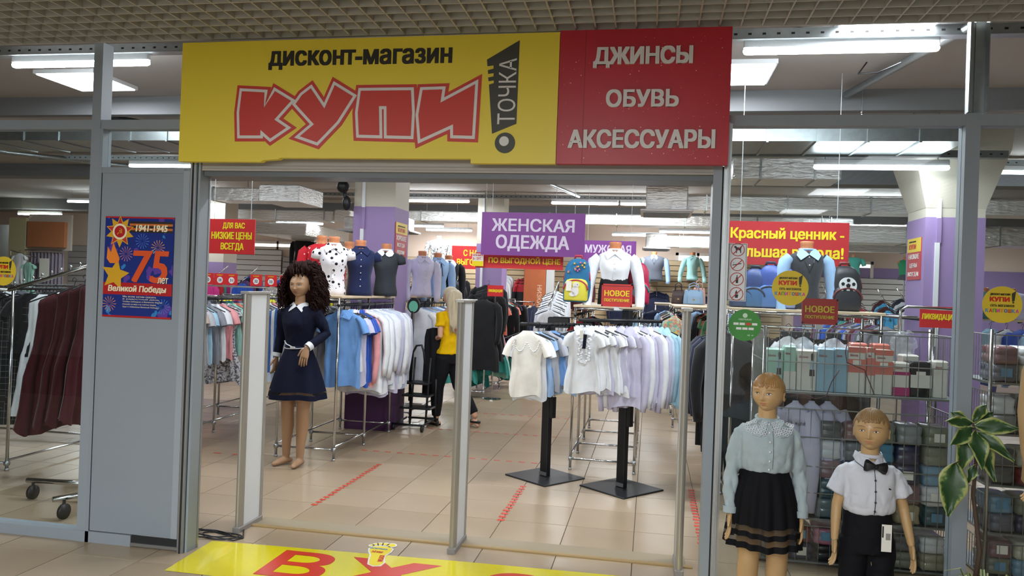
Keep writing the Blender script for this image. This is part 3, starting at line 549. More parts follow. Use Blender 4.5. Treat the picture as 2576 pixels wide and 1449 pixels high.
# footprint sticker
t=thing('footprint_sticker','yellow footprint sticker with white rim lying across the entrance sticker','floor sticker',(-1.5,4.4,.003))
def foot(o,d,m,n):
    P=[(-.045,-.17),(-.01,-.2),(.035,-.195),(.055,-.15),(.045,-.08),(.05,-.03),(.085,.03),(.095,.08),(.06,.12),(0,.13),(-.05,.125),(-.075,.09),(-.07,.04),(-.05,-.02),(-.05,-.1)]
    b=MB(); f=lambda p:(-1.54+p[0]*.8*cos(-.25)+p[1]*sin(-.25),4.39-p[0]*.8*sin(-.25)+p[1]*cos(-.25),d)
    def pl(Q): v=[f(p) for p in Q]; b.add(v,[tuple(range(len(v)-1,-1,-1)) if n==0 else tuple(range(len(v)))])
    Q=offset_poly(P,o); pl(Q)
    for cx,cy,r in ((.085,.15,.028),(.035,.17,.018),(-.005,.172,.016),(-.04,.165,.014),(-.07,.145,.012)): pl(circ(cx,cy,r+o,14))
    return b.build(('white_rim','foot_print')[m is YEL],m,t)
foot(.012,.0028,mat('white rim film','#e6e4da',.4),1); foot(0,.0036,YEL,1)
text('КАПИТОШКА',.11,.02,(-1.62,4.46,.0045),mat('kap '+KCOL[0],KCOL[0],.5),t,up=(0,1,0),depth=.0003); text('3-й этаж',.07,.035,(-1.59,4.40,.0045),LETR,t,up=(0,1,0),depth=.0003); text('КУПИ',.1,.03,(-1.52,4.36,.0045),LETR,t,right=(.2,-1,0),up=(1,.2,0),depth=.0003,off=.05)
# dashed red floor tape
TAPE=mat('red floor tape','#c4432f',.5)
def tape(label,a,b_,n,w=.045,fill=.55,wob=.0):
    t=thing('floor_tape',label,'floor tape',(a[0],a[1],.001)); A,B=Vector((a[0],a[1],0)),Vector((b_[0],b_[1],0)); d=(B-A); s=Vector((-d.y,d.x,0)).normalized()*w/2; rr=random.Random(n)
    for k in range(n):
        p=A+d*(k/n); q=A+d*((k+fill)/n); o=s*rr.uniform(-wob,wob); z=Vector((0,0,.0016))
        MB().add([p-s+o+z,q-s+o+z,q+s+o+z,p+s+o+z],[(0,1,2,3)]).build('dash',TAPE,t)
tape('dashed red tape line running back left of the centre gate',(-2.33,5.22),(-2.33,6.62),20,wob=.2); tape('dashed red tape line running back from the middle to the left stand',(-.97,5.25),(-.97,6.28),13,.05,wob=.2)
tape('dashed red tape line beside the right gate',(.385,4.9),(.385,6.6),22,.05,wob=.2); tape('dashed red tape across the aisle just behind the curly mannequin',(-2.7,7.1),(-.8,7.1),16,.03,.5)
tape('short dashed red tape across the floor left of the mannequin',(-4.3,6.53),(-3.35,6.53),5,.03,.4); tape('dashed red tape across the aisle at the feet of the woman',(-2.42,8.44),(-.9,8.44),14,.03,.5); tape('farthest dashed red tape across the aisle',(-2.3,9.72),(-.9,9.72),12,.03,.5)
# cable coil
pts=[]
for k in range(0,60):
    a=k/60*2*PI*2.6; r=.10+.012*sin(3.1*a); pts.append((-2.62+.9*r*1.5*cos(a)+.05*sin(a*.4),4.42+.65*r*sin(a),.006+.0012*(k//10)))
tag(MB().tube([(-2.83,4.50,.005),(-2.72,4.5,.005)]+pts+[(-2.46,4.36,.006),(-2.43,4.42,.006),(-2.5,4.55,.006),(-2.53,4.62,.006)],.0045,6).build('cable_coil',BLACK,smooth=True),'thin black cable coiled on the floor at the left jamb','cable')
# ================= GARMENTS AND RACKS =================
ORD='first second third fourth fifth sixth seventh eighth ninth tenth eleventh twelfth thirteenth fourteenth fifteenth sixteenth seventeenth eighteenth nineteenth twentieth'.split()+['twenty-first','twenty-second','twenty-third','twenty-fourth','twenty-fifth','twenty-sixth','twenty-seventh','twenty-eighth']
HANGM=mat('black hanger','#141416',.4)
def hanger_mesh(w=.38):
    b=MB(); b.tube([(-.012,0,-.012),(-.016,0,.004),(0,0,.016),(.016,0,.002),(.004,0,-.025),(0,0,-.055)],.0025,5)
    b.tube([(-w/2,0,-.125),(-w*.25,0,-.085),(0,0,-.055),(w*.25,0,-.085),(w/2,0,-.125)],.006,6); return b.mesh('hanger',[HANGM])
HG=hanger_mesh(); HGS=hanger_mesh(.28)
def gbody(w,L,t,seed,flare=1.0,waist=1.0,neck=.16,fold=.35,n=44,nf=4,slope=.055,hemwave=.015,top=-.055):
    rr=random.Random(seed); ph=rr.uniform(0,6); b=MB(); rings=[]
    def wr(x,y,d):
        q=noise.noise(Vector((x*4.5+(3 if y>0 else 0)+seed*7,d*3.2+x*1.3,seed+.5)))+.6*noise.noise(Vector((x*9+seed,d*9,2.5+y)))
        return (abs(q)-.25)*.022*min(1,max(.15,d*4))
    prof=[(0,neck,.35),(.012,neck*1.25,.5),(slope*.55,.55,.75),(slope,.90,.85),(slope+.03,1.0,.95),(slope+.09,.985,1),(.38*L,.96*waist,1),(.6*L,.97*waist**1.0*(1+(flare-1)*.35),1.05),(.82*L,1+(flare-1)*.75,1.15),(L,flare,1.25)]
    pf=[prof[0]]
    for p,q in zip(prof[:-1],prof[1:]):
        k=max(1,int((q[0]-p[0])/.035)); pf+=[tuple(p[i]+(q[i]-p[i])*j/k for i in range(3)) for j in range(1,k+1)]
    for d,ww,tt in pf:
        f=fold*min(1,max(0,(d-.1)/(L*.7))); ring=[]
        for i in range(n):
            a=2*PI*i/n; x=cos(a); y=sin(a); x=math.copysign(abs(x)**.75,x); y=math.copysign(abs(y)**.8,y)
            fo=1+f*(sin(nf*a*1.5+ph)+.5*sin(nf*2.3*a+ph*2)); ring.append((x*w/2*ww*(1+.03*f*sin(3*a+ph))+wr(x,y,d)*.5,y*t/2*tt*fo+f*.014*sin(6*x+ph)+wr(x,y,d),top-d+(hemwave*sin(3*a+ph) if d==L else 0)))
        rings.append(ring)
    b.loft(rings,0,(0,0)); return b
def sleeves(b,w,kind,t,seed,top=-.055,puff=1):
    rr=random.Random(seed+5)
    for s in (-1,1):
        if kind=='short': pts=[(s*w*.38,0,top-.065),(s*w*.50,0,top-.105),(s*w*.58,-.01,top-.16),(s*w*.64,-.015,top-.21)]; r=[.042,.050*puff,.055*puff,.052*puff]
        elif kind=='cap': pts=[(s*w*.38,0,top-.06),(s*w*.49,0,top-.095),(s*w*.56,0,top-.15)]; r=[.04,.052,.048]
        elif kind=='long': 
            dx=rr.uniform(-.02,.02); pts=[(s*w*.40,0,top-.065),(s*w*.53,0,top-.12),(s*w*.58,-.005,top-.26),(s*w*(.60+dx),-.01,top-.42),(s*w*(.56+dx),-.015,top-.58),(s*w*(.54+dx),-.015,top-.66-dx)]; r=[.052,.058,.054,.048,.042,.036]
        else: continue
        b.tube(pts,r,10,0,(0,0) if kind!='long' else (0,1),sq=.62 if t<.09 else .9)
    return b
_gm={}
def gmesh(kind,v,size=1.0):
    """a pool of shared garment meshes: kind, variant -> mesh"""
    k=(kind,v%3,round(size,2))
    if k in _gm: return _gm[k]
    s=size; v=v%3
    if kind=='tee': b=sleeves(gbody(.295*s,.58*s,.05,v,waist=.93,neck=.3),.295*s,'short',.05,v)
    elif kind=='blouse': b=sleeves(gbody(.29*s,.57*s,.06,v,flare=1.12,waist=.90,neck=.2,fold=.45),.29*s,'cap',.07,v)
    elif kind=='shirt': b=sleeves(gbody(.34*s,.67*s,.07,v,neck=.2,fold=.3,flare=1.05),.34*s,'long',.07,v)
    elif kind=='shortshirt': b=sleeves(gbody(.33*s,.66*s,.07,v,neck=.2,fold=.25,flare=1.0),.33*s,'short',.07,v)
    elif kind=='sweater': b=sleeves(gbody(.40*s,.62*s,.09,v,neck=.24,fold=.1,flare=.95),.40*s,'long',.1,v)
    elif kind=='jacket': b=sleeves(gbody(.42*s,.66*s,.12,v,neck=.25,fold=.1),.42*s,'long',.12,v)
    elif kind=='dress': b=sleeves(gbody(.30*s,.92*s,.09,v,neck=.28,waist=.8,flare=1.55,fold=.55,nf=6,n=36,hemwave=.03),.30*s,'cap',.08,v)
    elif kind=='tulle': b=gbody(.34*s,1.25*s,.12,v,neck=.28,waist=.75,flare=1.8,fold=.6,nf=7,n=40,hemwave=.05)
    elif kind=='coat': b=sleeves(gbody(.44*s,1.0*s,.13,v,neck=.3,flare=1.25,fold=.35,waist=.95),.44*s,'long',.13,v)
    elif kind=='trousers':
        b=MB()
        for sd in (-1,1):
            b.loft([[(sd*.085*s+(.09+.012*sin(z*9+v))*s*cos(a),.028*(1+.3*sin(3*a+v+z*5))*sin(a),-.12-z*s) for a in [2*PI*i/18 for i in range(18)]] for z in (0,.1,.3,.5,.75,1.0)],0,(0,0))
    elif kind=='pinafore': b=gbody(.23*s,1.0*s,.09,v,neck=.35,waist=1.25,flare=2.15,fold=.5,nf=6,n=44,hemwave=.03,slope=.05)
    elif kind=='skirt': b=gbody(.34*s,.62*s,.10,v,neck=.85,waist=1.0,flare=1.5,fold=.6,nf=7,n=40,hemwave=.03,slope=.02)
    _gm[k]=b.mesh(kind,[WHITE],True); return _gm[k]
COLLAR={}
def collar_mesh(w=.085):
    if w in COLLAR: return COLLAR[w]
    b=MB()
    for s in (-1,1):
        b.add([(0,-.045,-.115),(s*.012,-.034,-.075),(s*w*.75,-.01,-.052),(s*w*.9,.02,-.047),(s*w*1.05,-.02,-.085),(s*w*.78,-.045,-.135)],[(0,1,2,3,4,5)])
        b.add([(0,-.041,-.11),(s*.012,-.030,-.07),(s*w*.7,-.006,-.045),(s*w*.7,.02,-.042),(s*w*.9,-.01,-.08),(s*w*.78,-.041,-.13)],[(5,4,3,2,1,0)])
    me=b.mesh('collar',[WHITE]); COLLAR[w]=me; return me
def setm(o,m): 
    o.material_slots[0].link='OBJECT'; o.material_slots[0].material=m
NAMES={'tee':'t_shirt','blouse':'blouse','shirt':'shirt','shortshirt':'short_sleeved_shirt','sweater':'sweater','jacket':'jacket','dress':'dress','tulle':'tulle_dress','coat':'coat','trousers':'trousers','skirt':'skirt','pinafore':'pinafore_dress'}
WORD={'tee':'T-shirt','blouse':'blouse','shirt':'long-sleeved shirt','shortshirt':'short-sleeved shirt','sweater':'sweater','jacket':'jacket','dress':'dress','tulle':'tulle dress','coat':'coat','trousers':'trousers','skirt':'skirt','pinafore':'pinafore dress'}
def garment(kind,m,label,loc,rz=0,v=0,size=1.0,group=None,hang=True,collar=None,cat=None,tilt=0):
    t=thing(NAMES[kind],label,cat or ('trousers' if kind=='trousers' else kind if kind in('dress','coat','skirt','jacket','sweater','shirt','blouse') else 'dress' if kind in('tulle','pinafore') else 'shirt'),loc,rz,group)
    if tilt: t.rotation_euler[1]=tilt
    o=link(gmesh(kind,v,size),'cloth',t); setm(o,m)
    if hang: link(HG if size>.8 else HGS,'hanger',t)
    if collar is not None: c=link(collar_mesh(),'collar',t); setm(c,collar); c.scale=(size,)*3
    return t
def row(rack,p0,p1,n,items,rz=0,size=1.0,seed=1,jit=.12,hang=True,group=None,collar=False,order='from the front'):
    """items: list of (kind, colour word, material)"""
    rr=random.Random(seed); out=[]
    for k in range(n):
        f=k/(n-1) if n>1 else 0; kind,cw,m=items[k%len(items)] if len(items)<n else items[k]
        x=p0[0]+(p1[0]-p0[0])*f; y=p0[1]+(p1[1]-p0[1])*f+rr.uniform(-.006,.006); z=p0[2]+(p1[2]-p0[2])*f
        lb='%s %s %s %s, %s'%(cw,WORD[kind],ORD[k],order,rack)
        out.append(garment(kind,m,lb,(x+rr.uniform(-.012,.012),y,z),rz+rr.uniform(-jit,jit)*1.4,rr.randrange(3),size,group or 'clothes, '+rack,hang,(m if collar and kind in('shirt','shortshirt','blouse') else None))); out[-1].scale=(1,1,rr.uniform(.90,1.05))
    return out
C={k:fab(h) for k,h in dict(white='#e9edf3',lilac='#c9c7e0',pale='#c6d4ea',sky='#9dbfe6',blue='#6f9edb',royal='#2c56b8',pink='#eba3a6',mint='#9fd3c4',grey='#8f929c',dgrey='#53565f',black='#17181c',navy='#161d38',burg='#4a141d',coral='#e8806a',cream='#e8e2cc',red='#b22430',teal='#3f9d94',yellow='#d8cf35',magenta='#cf3a8c',beige='#c4b3a4',lgrey='#b7bac2',brown='#4d3a32',green='#5aa86c',aqua='#a9d3ea',plum='#5b3f72').items()}
PLAID=pattern('dark plaid cloth','#1f2023','plaid',[(0,.055,.04,0,'#8f9092'),(2,.055,.04,0,'#8f9092'),(0,.055,.03,.3,'#5e6062'),(1,.055,.04,.1,'#77787a')])
STRIPE=pattern('blue and white striped cloth','#e4e8ee','stripes',[(.055,.42,.1,'#4470b8')])
DOTS=pattern('white polka dot cloth','#eceaf0','dots',[(19,.27,'#1a1b22')])
REDDOT=pattern('red spotted cloth','#bf2330','dots',[(22,.2,'#f0d8d8')])
CAMO=pattern('grey camouflage cloth','#9a9b9d','blotch',[(22,.52,'#d5d5d3'),(26,.6,'#4e5054')])
MIXK=pattern('multicolour kids print','#cfe0c8','blotch',[(30,.5,'#f0a08c'),(24,.56,'#8ed0b8'),(34,.62,'#f2dd70')])
FLOR=pattern('grey floral print','#c9c9cf','blotch',[(40,.52,'#6a6b76'),(60,.6,'#f0f0f0')])
BANDR=pattern('black and red banded knit','#1c1b20','stripes',[(2.0,.1,.15,'#a32732')],ax=2)
# ---- chrome racks ----
def chrome_rack(label,x0,x1,ys,z=1.47,rails=(1.36,),shelf=True,low=.10,r=.0125,rows=(0,1)):
    t=thing('clothes_rack',label,'clothes rack',((x0+x1)/2,ys[0],0))
    for y in ys:
        for x in (x0,x1): MB().tube([(x,y,0),(x,y,z)],r,10).build('upright',CHROME,t,smooth=True)
        MB().tube([(x0,y,low),(x1,y,low)],r*.8,8).build('cross_bar',CHROME,t,smooth=True)
        for x in (x0,x1): MB().tube([(x-.015,y,low),(x+.015,y,low)],r*1.7,8).build('clamp',ALU,t,smooth=True)
        for x in (x0,x1): MB().tube([(x,y,0),(x,y,.02)],r*1.25,8).build('foot_cap',ALU,t,smooth=True)
    for x in (x0,x1):
        MB().tube([(x,ys[0],low+.025),(x,ys[-1],low+.025)],r*.8,8).build('side_bar',CHROME,t,smooth=True)
        for rz in rails: MB().tube([(x,ys[0]-.02,rz),(x,ys[-1]+.02,rz)],r*1.05,8).build('hanging_rail',BLKMET,t,smooth=True)
    for y in ys: MB().tube([(x0,y,z-.015),(x1,y,z-.015)],r*.8,8).build('cross_bar',CHROME,t,smooth=True)
    if shelf:
        for a,b_ in zip(ys[:-1],ys[1:]): MB().bbox(x0-.02,x1+.03,a-.02+.01,b_-.02,z,z+.02,.003).build('shelf',PLY,t)
    return t
chrome_rack('chrome rack with board shelves and blue shirts behind the curly mannequin',-3.32,-2.76,[6.57,7.31,8.05],rails=(1.408,))
chrome_rack('chrome rack continuing behind the black step stool',-3.32,-2.76,[8.8,9.5,10.2],rails=(1.40,))
chrome_rack('chrome rack with empty lower bars behind the two black display stands',-.66,-.09,[6.95,7.69,8.43,9.17],rails=(1.395,))
chrome_rack('long chrome rack with pastel T-shirts behind the left gate',-5.0,-4.45,[6.4,7.4,8.4,9.3],z=1.44,rails=(1.40,),shelf=False)
chrome_rack('chrome rack at far left behind the burgundy dresses',-6.5,-5.05,[5.4,6.6,7.8],z=1.47,rails=(1.47,),shelf=False,low=.06)
chrome_rack('chrome rack with dark dresses in the middle distance',-2.72,-2.35,[11.0,12.2,13.4],z=1.45,rails=(1.44,),shelf=False)
chrome_rack('far chrome rack with kids tops before the orange board',-3.1,-2.2,[14.7],z=1.4,rails=(1.38,),shelf=False)
chrome_rack('chrome rack with colourful kids dresses right of the doorway',.32,.85,[9.6,10.6,11.6,12.6],z=1.46,rails=(1.40,))
chrome_rack('chrome rack with handbags shelf further back right',.1,1.3,[13.6,14.6],z=1.45,rails=(1.3,))
chrome_rack('chrome rack with board shelf of backpacks behind the right glass',.62,1.66,[6.0,6.5],z=1.51,rails=(1.38,))
chrome_rack('chrome rack with grey hoodies left of the right purple column',2.1,2.55,[7.6,8.6,9.6],z=1.5,rails=(1.46,),shelf=False)
# ---- garments on the near centre-left rack ----
R1='rack behind curly mannequin'
garment('shortshirt',C['blue'],'light blue short-sleeved shirt facing front at the near end of the middle rack',(-2.745,6.66,1.42),0,0,1.06,'clothes, '+R1,True,C['blue'])
row(R1,(-2.78,6.74,1.41),(-2.78,7.10,1.41),7,[('blouse','white lace',C['white']),('blouse','white',C['white']),('blouse','white',C['white']),('shortshirt','pale lilac',C['lilac']),('shortshirt','royal blue',C['royal']),('shortshirt','royal blue',C['royal']),('shirt','pink gathered-cuff',C['pink'])],size=1.04,seed=4,collar=True)
row('rear half of mannequin rack',(-2.77,7.18,1.41),(-2.77,7.98,1.41),15,[('shirt','white',C['white']),('shirt','pale blue',C['pale']),('shirt','white',C['white']),('shirt','pale lilac',C['lilac']),('shirt','pale blue',C['pale'])],size=1.24,seed=44)
row('rack left of curly mannequin',(-3.36,6.66,1.41),(-3.36,7.9,1.41),14,[('tee','blue and white striped',STRIPE)]+[('shirt','white and blue',C['pale']),('shortshirt','grey',C['grey']),('shirt','white',C['white'])]*5,size=1.08,seed=14)
row('rack behind black stool',(-2.76,8.85,1.40),(-2.76,10.15,1.40),16,[('shirt','white',C['white']),('shirt','white',C['white']),('shirt','pale blue',C['pale']),('shirt','sky blue',C['sky']),('shirt','pale blue',C['pale'])],size=1.3,seed=5)
# left pastel rack
row('front rail behind left gate',(-4.45,6.45,1.40),(-4.45,9.2,1.40),26,[('dress','grey floral',FLOR),('tee','mint',C['mint']),('tee','coral and grey',C['coral']),('tee','mint',C['mint']),('tee','beige',C['beige']),('tee','grey',C['lgrey']),('tee','aqua',C['aqua']),('tee','blue grey',C['grey']),('tee','white',C['white']),('tee','pale pink',C['pink'])],size=1.0,seed=6)
row('rear rail behind left gate',(-5.0,6.45,1.40),(-5.0,9.2,1.40),18,[('tee','grey',C['grey']),('tee','dark grey',C['dgrey']),('sweater','navy',C['navy']),('tee','teal',C['teal']),('sweater','plum',C['plum'])],size=1.0,seed=7)
# ---- far left: burgundy coats on the sloped arm, plaid trousers ----
t=thing('sloped_rack','chrome sloped display arm with knobs carrying burgundy dresses','rack arm',(-4.9,5.25,0))
MB().tube([(-4.95,5.25,1.46),(-4.1,5.25,1.71)],.016,12).build('arm',CHROME,t,smooth=True)
for k in range(10):
    x=-4.90+.082*k; z=1.475+.0241*k; MB().tube([(x,5.25,z+.01),(x,5.25,z+.035)],.004,6).ell((x,5.25,z+.04),(.011,.011,.011),8,6).build('knob',CHROME,t,smooth=True)
MB().tube([(-4.1,5.25,1.71),(-4.0,5.25,1.70),(-4.0,5.25,.10)],.016,10).build('post',CHROME,t,smooth=True)
for y in (5.0,4.62): pass
MB().tube([(-4.30,4.78,.13),(-3.72,4.84,.13)],.018,10).build('foot_bar',CHROME,t,smooth=True); MB().tube([(-3.78,4.42,.13),(-3.5,4.9,.13)],.018,10).tube([(-4.0,5.25,.11),(-3.85,4.84,.13)],.014,8).build('foot_bar',CHROME,t,smooth=True)
for x,y in ((-4.25,4.78),(-3.72,4.45)):
    MB().tube([(x-.012,y,.05),(x+.012,y,.05)],.05,16).build('caster',BLACK,t,smooth=True); MB().tube([(x,y,.05),(x,y,.13)],.01,8).build('caster_stem',BLKMET,t)
for k,(x,z) in enumerate(((-4.53,1.50),(-4.37,1.56),(-4.28,1.585),(-4.19,1.61))):
    garment('pinafore',C['burg'],'burgundy sleeveless dress hanging %s on the sloped chrome arm at far left'%('separately on the left',' second from left','third from left','rightmost')[k].strip(),(x,5.25,z+.0),R(62+5*k),k,1.05,'burgundy dresses on the sloped arm')
row('far left rack edge',(-5.35,5.5,1.48),(-4.95,5.6,1.48),5,[('trousers','dark plaid',PLAID),('trousers','dark plaid',PLAID),('trousers','dark plaid',PLAID),('tee','black',C['black']),('pinafore','white',C['white'])],rz=.3,size=.98,seed=8,order='from the left')
row('rack behind plaid trousers',(-6.3,5.9,1.48),(-5.05,6.6,1.48),14,[('sweater','black',C['black']),('tee','white',C['white']),('sweater','dark grey',C['dgrey']),('trousers','black',C['black'])],rz=.5,size=1.0,seed=9,order='from the left')
# ---- two black display stands ----
def tbar_stand(label,cx,cy,h,w,yaw,rail_len,rail_z,plate=(-.0,0)):
    t=thing('display_stand',label,'display stand',(cx,cy,0),yaw)
    s=.245; MB().bbox(-s,s,-s,s,0,.012,.004).build('base_plate',BLKMET,t,world=False)
    MB().bbox(-.04,.04,-.025,.025,.012,h,.003).build('post',BLKMET,t,world=False); MB().box(-.042,.042,-.03,-.025,.02,.05).build('label_strip',ALU,t,world=False)
    MB().box(.045,.085,-.02,.02,.52,.70).box(.04,.09,-.012,.012,.55,.57).build('side_bracket',BLKMET,t,world=False)
    return t
s1=tbar_stand('black square-based stand with the white T-shirt on its front',-.84,6.60,1.30,.4,R(-38),0,0)
MB().box(-.86,-.82,6.44,6.62,1.285,1.31).build('rail_socket',BLKMET,s1)
tb_=tag(MB().tube([(-1.04,6.25,1.325),(-.84,6.45,1.32),(-.50,6.75,1.32)],.016,10).build('rail',BLKMET,smooth=True),'black hanging rail on top of the stand with the white T-shirt','rail')
s2=tbar_stand('taller black square-based stand holding the red new arrivals card',-.18,6.42,1.47,.4,R(-40),0,0)
MB().box(-.20,-.16,6.28,6.44,1.36,1.39).build('rail_socket',BLKMET,s2)
tb_=tag(MB().tube([(-.54,6.03,1.385),(.10,6.47,1.385)],.014,10).build('rail',BLKMET,smooth=True),'black hanging rail on the taller stand with white blouses','rail')
def new_card(label,x,y,z,w=.235,h=.175):
    t=hang('price_card',label,x,y,z,w,h,mat('red plastic card','#c62420',.35),[('НОВОЕ',.09,.46,.82,.26),('ПОСТУПЛЕНИЕ',.09,.22,.82,.13)],cords=False)
    MB().box(0,w,-.006,0,0,.012).box(0,w,-.006,0,h-.012,h).box(0,.01,-.006,0,0,h).box(w-.01,w,-.006,0,0,h).build('frame',mat('red plastic card','#c62420',.35),t,world=False)
    MB().box(w/2-.02,w/2+.02,-.004,.02,-.03,0).build('clip',WHITEP,t,world=False); return t
new_card('red new arrivals card on top of the taller black stand',-.395,6.37,1.495,.25,.185)
new_card('red new arrivals card behind the right glass below the yellow sticker',.905,4.9,1.46,.205,.155)
LACE=fab('#f1efe8')
wt=garment('tee',LACE,'cream white T-shirt with sequin lace yoke facing front on the left stand',(-.985,6.285,1.325),R(4),0,.93,None)
b=MB()
for k in range(60):
    a=PI*k/59; b.ell((-.15*cos(a)*1.0,-.036-.004*sin(9*a),-.15-.075*abs(sin(4*a))-.0),(.006,.003,.006),5,3)
b.build('lace_trim',mat('silver sequins','#d8dade',.25,.6),wt,world=False)
garment('tee',C['white'],'plain white T-shirt hanging just behind the lace one on the left stand',(-.955,6.325,1.318),R(6),1,.97,'clothes, left black stand')
row('left black stand',(-.91,6.37,1.32),(-.55,6.68,1.32),11,[('blouse','light blue',C['sky']),('tee','grey',C['grey']),('tee','grey wrapped',C['lgrey']),('blouse','blue',C['blue']),('tee','grey',C['grey']),('blouse','pale blue',C['sky']),('tee','cream',C['cream']),('tee','light blue',C['aqua']),('tee','grey',C['lgrey']),('blouse','sky blue',C['sky']),('tee','white',C['white'])],rz=.25,size=.9,seed=21)
wb=garment('blouse',C['white'],'white ruffled blouse with a dark ribbon facing front on the right stand',(-.50,6.06,1.385),R(6),0,.90,None,True,C['white'])
b=MB(); rr=random.Random(5)
for k in range(46):
    z=-.14-.20*(k/46); x=.0+(.05-.01*k/46)*(1 if k%2 else -1)*rr.uniform(.3,1); b.ell((x,-.045,z),(.014,.008,.010),6,4)
b.build('ruffle',C['white'],wb,world=False,smooth=True)
MB().add([(-.005,-.058,-.11),(.02,-.058,-.11),(.012,-.062,-.22),(-.015,-.062,-.22)],[(0,3,2,1)]).build('ribbon',NAVY,wb,world=False); MB().box(-.035,0-.01,-.064,-.062,-.14,-.08).build('price_tag',mat('paper tag','#e9e6dc',.6),wb,world=False)
row('right black stand',(-.46,6.10,1.385),(.09,6.46,1.385),17,[('blouse','white',C['white']),('blouse','white',C['white']),('blouse','pale lilac',C['lilac']),('blouse','white',C['white']),('blouse','white',C['white']),('blouse','pale lilac',C['lilac']),('blouse','white',C['white']),('blouse','pale lilac',C['lilac']),('shirt','pale lilac',C['lilac']),('shirt','white',C['white']),('shirt','pale lilac',C['lilac']),('shirt','pale lilac',C['lilac']),('shirt','white',C['white']),('shirt','pale lilac',C['lilac']),('shirt','pale blue',C['pale']),('shirt','light blue',C['aqua']),('shirt','light blue',C['aqua'])],rz=.2,size=.92,seed=22,collar=True)
# rack I garments
row('rack behind black stands',(-.15,7.05,1.40),(-.15,9.0,1.40),12,[('shirt','light blue',C['aqua']),('blouse','light blue',C['sky']),('shirt','white',C['white'])],size=.95,seed=23)
row('low left rail behind black stands',(-.66,7.3,1.38),(-.66,9.0,1.38),9,[('tee','dark red',C['red']),('tee','black',C['black']),('tee','navy',C['navy'])],size=.6,seed=24)
row('arm left of rabbit backpack',(-1.28,9.9,1.42),(-1.28,10.6,1.66),8,[('blouse','white',C['white']),('shirt','white',C['white'])],size=.9,seed=25)
tag(MB().tube([(-1.28,9.8,1.42),(-1.28,10.8,1.74),(-1.28,10.85,0)],.012,8).build('rack_arm',CHROME,smooth=True),'chrome slanted arm stand with white blouses in the middle distance','rack arm')
# rack F: dark dresses etc.
row('arm by small clearance card',(-2.40,11.0,1.50),(-2.40,11.4,1.72),5,[('coat','black',C['black']),('dress','black',C['black'])],size=1.05,seed=26)
row('distant dark dress rack',(-2.36,11.5,1.44),(-2.36,13.3,1.44),12,[('tulle','teal tulle',C['teal']),('tulle','mint tulle',C['mint']),('dress','pink',C['pink']),('tee','coral',C['coral']),('dress','navy',C['navy']),('jacket','black',C['black'])],size=.95,seed=27)
row('left rail of dark dress rack',(-2.72,11.0,1.40),(-2.72,13.2,1.40),9,[('tulle','teal tulle',C['teal']),('dress','pale pink',C['pink']),('dress','black',C['black'])],size=.95,seed=28)
row('rack before orange board',(-3.05,14.7,1.37),(-2.2,14.7,1.37),14,[('tee','beige',C['beige']),('sweater','navy',C['navy']),('tee','grey',C['lgrey']),('sweater','dark red',C['red']),('tee','white',C['white']),('sweater','black',C['black'])],rz=R(70),size=.9,seed=29,order='from the left')
# wall-hung dark sweaters on the slatwall: waterfall arms
def arm_clothes(rack,x,y,z,n,items,size=1.0,seed=0,rz=0):
    tag(MB().tube([(x,y+.62,z+.27),(x,y+.58,z+.25),(x,y,z-.013)],.008,6).build('waterfall_bar',CHROME,smooth=True),'chrome arm carrying '+rack,'rack arm')
    row('among '+rack,(x,y+.03,z),(x,y+.36,z+.15),n,items,rz=rz,size=size,seed=seed,jit=.05)
Yb=19.3
for k,(x,z,nm,it) in enumerate([(-5.9,1.75,'black shirts at the far back left',[('sweater','black',C['black'])]),(-4.95,1.75,'black tops beside the red banner',[('sweater','black',C['black']),('tee','dark grey',C['dgrey'])]),(-4.0,1.8,'dark tops left of the far column',[('sweater','dark grey',C['dgrey'])]),(-3.15,1.85,'red and black banded sweaters',[('sweater','red and black banded',BANDR)]),(-3.75,1.9,'white tops behind far column',[('shirt','white',C['white'])]),(-1.7,1.85,'maroon tops by orange board',[('sweater','dark maroon',C['burg'])]),(.15,1.6,'navy jackets below the grey vest',[('jacket','navy',C['navy'])]),(1.25,1.55,'school jackets below wall shirts',[('jacket','navy',C['navy'])]),(2.3,1.6,'dark jackets left of the right jamb',[('jacket','dark grey',C['dgrey'])]),(-.75,1.6,'dark tops behind white torso',[('sweater','navy',C['navy'])])]):
    arm_clothes(nm,x,Yb,z,3,it,1.15,seed=40+k)
for k,(x,y,z,nm,it) in enumerate([(-7.35,11.9,1.58,'bright kids jackets at left',[('jacket','pink',C['magenta']),('jacket','red',C['red']),('jacket','aqua',C['teal'])]),(-6.85,12.1,1.60,'blue kids jackets by the size numbers',[('jacket','blue',C['royal']),('jacket','plum',C['plum']),('jacket','navy',C['navy'])]),(-6.30,12.1,1.58,'patterned jackets behind size cards',[('jacket','patterned',CAMO),('jacket','dark red',C['burg']),('jacket','royal blue',C['royal'])]),(-5.72,12.6,1.62,'yellow jackets beside curly mannequin',[('jacket','yellow',C['yellow']),('jacket','black',C['black'])]),(-7.6,10.4,1.45,'magenta jackets at the left jamb',[('jacket','magenta',C['magenta']),('jacket','blue',C['royal'])])]):
    arm_clothes(nm,x,y,z,4,it,.62,seed=60+k)
row('low rack behind size cards',(-6.3,9.4,1.42),(-4.9,9.4,1.42),10,[('jacket','dark grey',C['dgrey']),('jacket','yellow',C['yellow']),('jacket','red',C['red']),('jacket','navy',C['navy'])],rz=R(65),size=.75,seed=70,order='from the left')
ORDL=dict(zip(('30','28','31','32','33','34','36'),('leftmost','second from left','third from left','middle one','third from right','second from right','rightmost')))
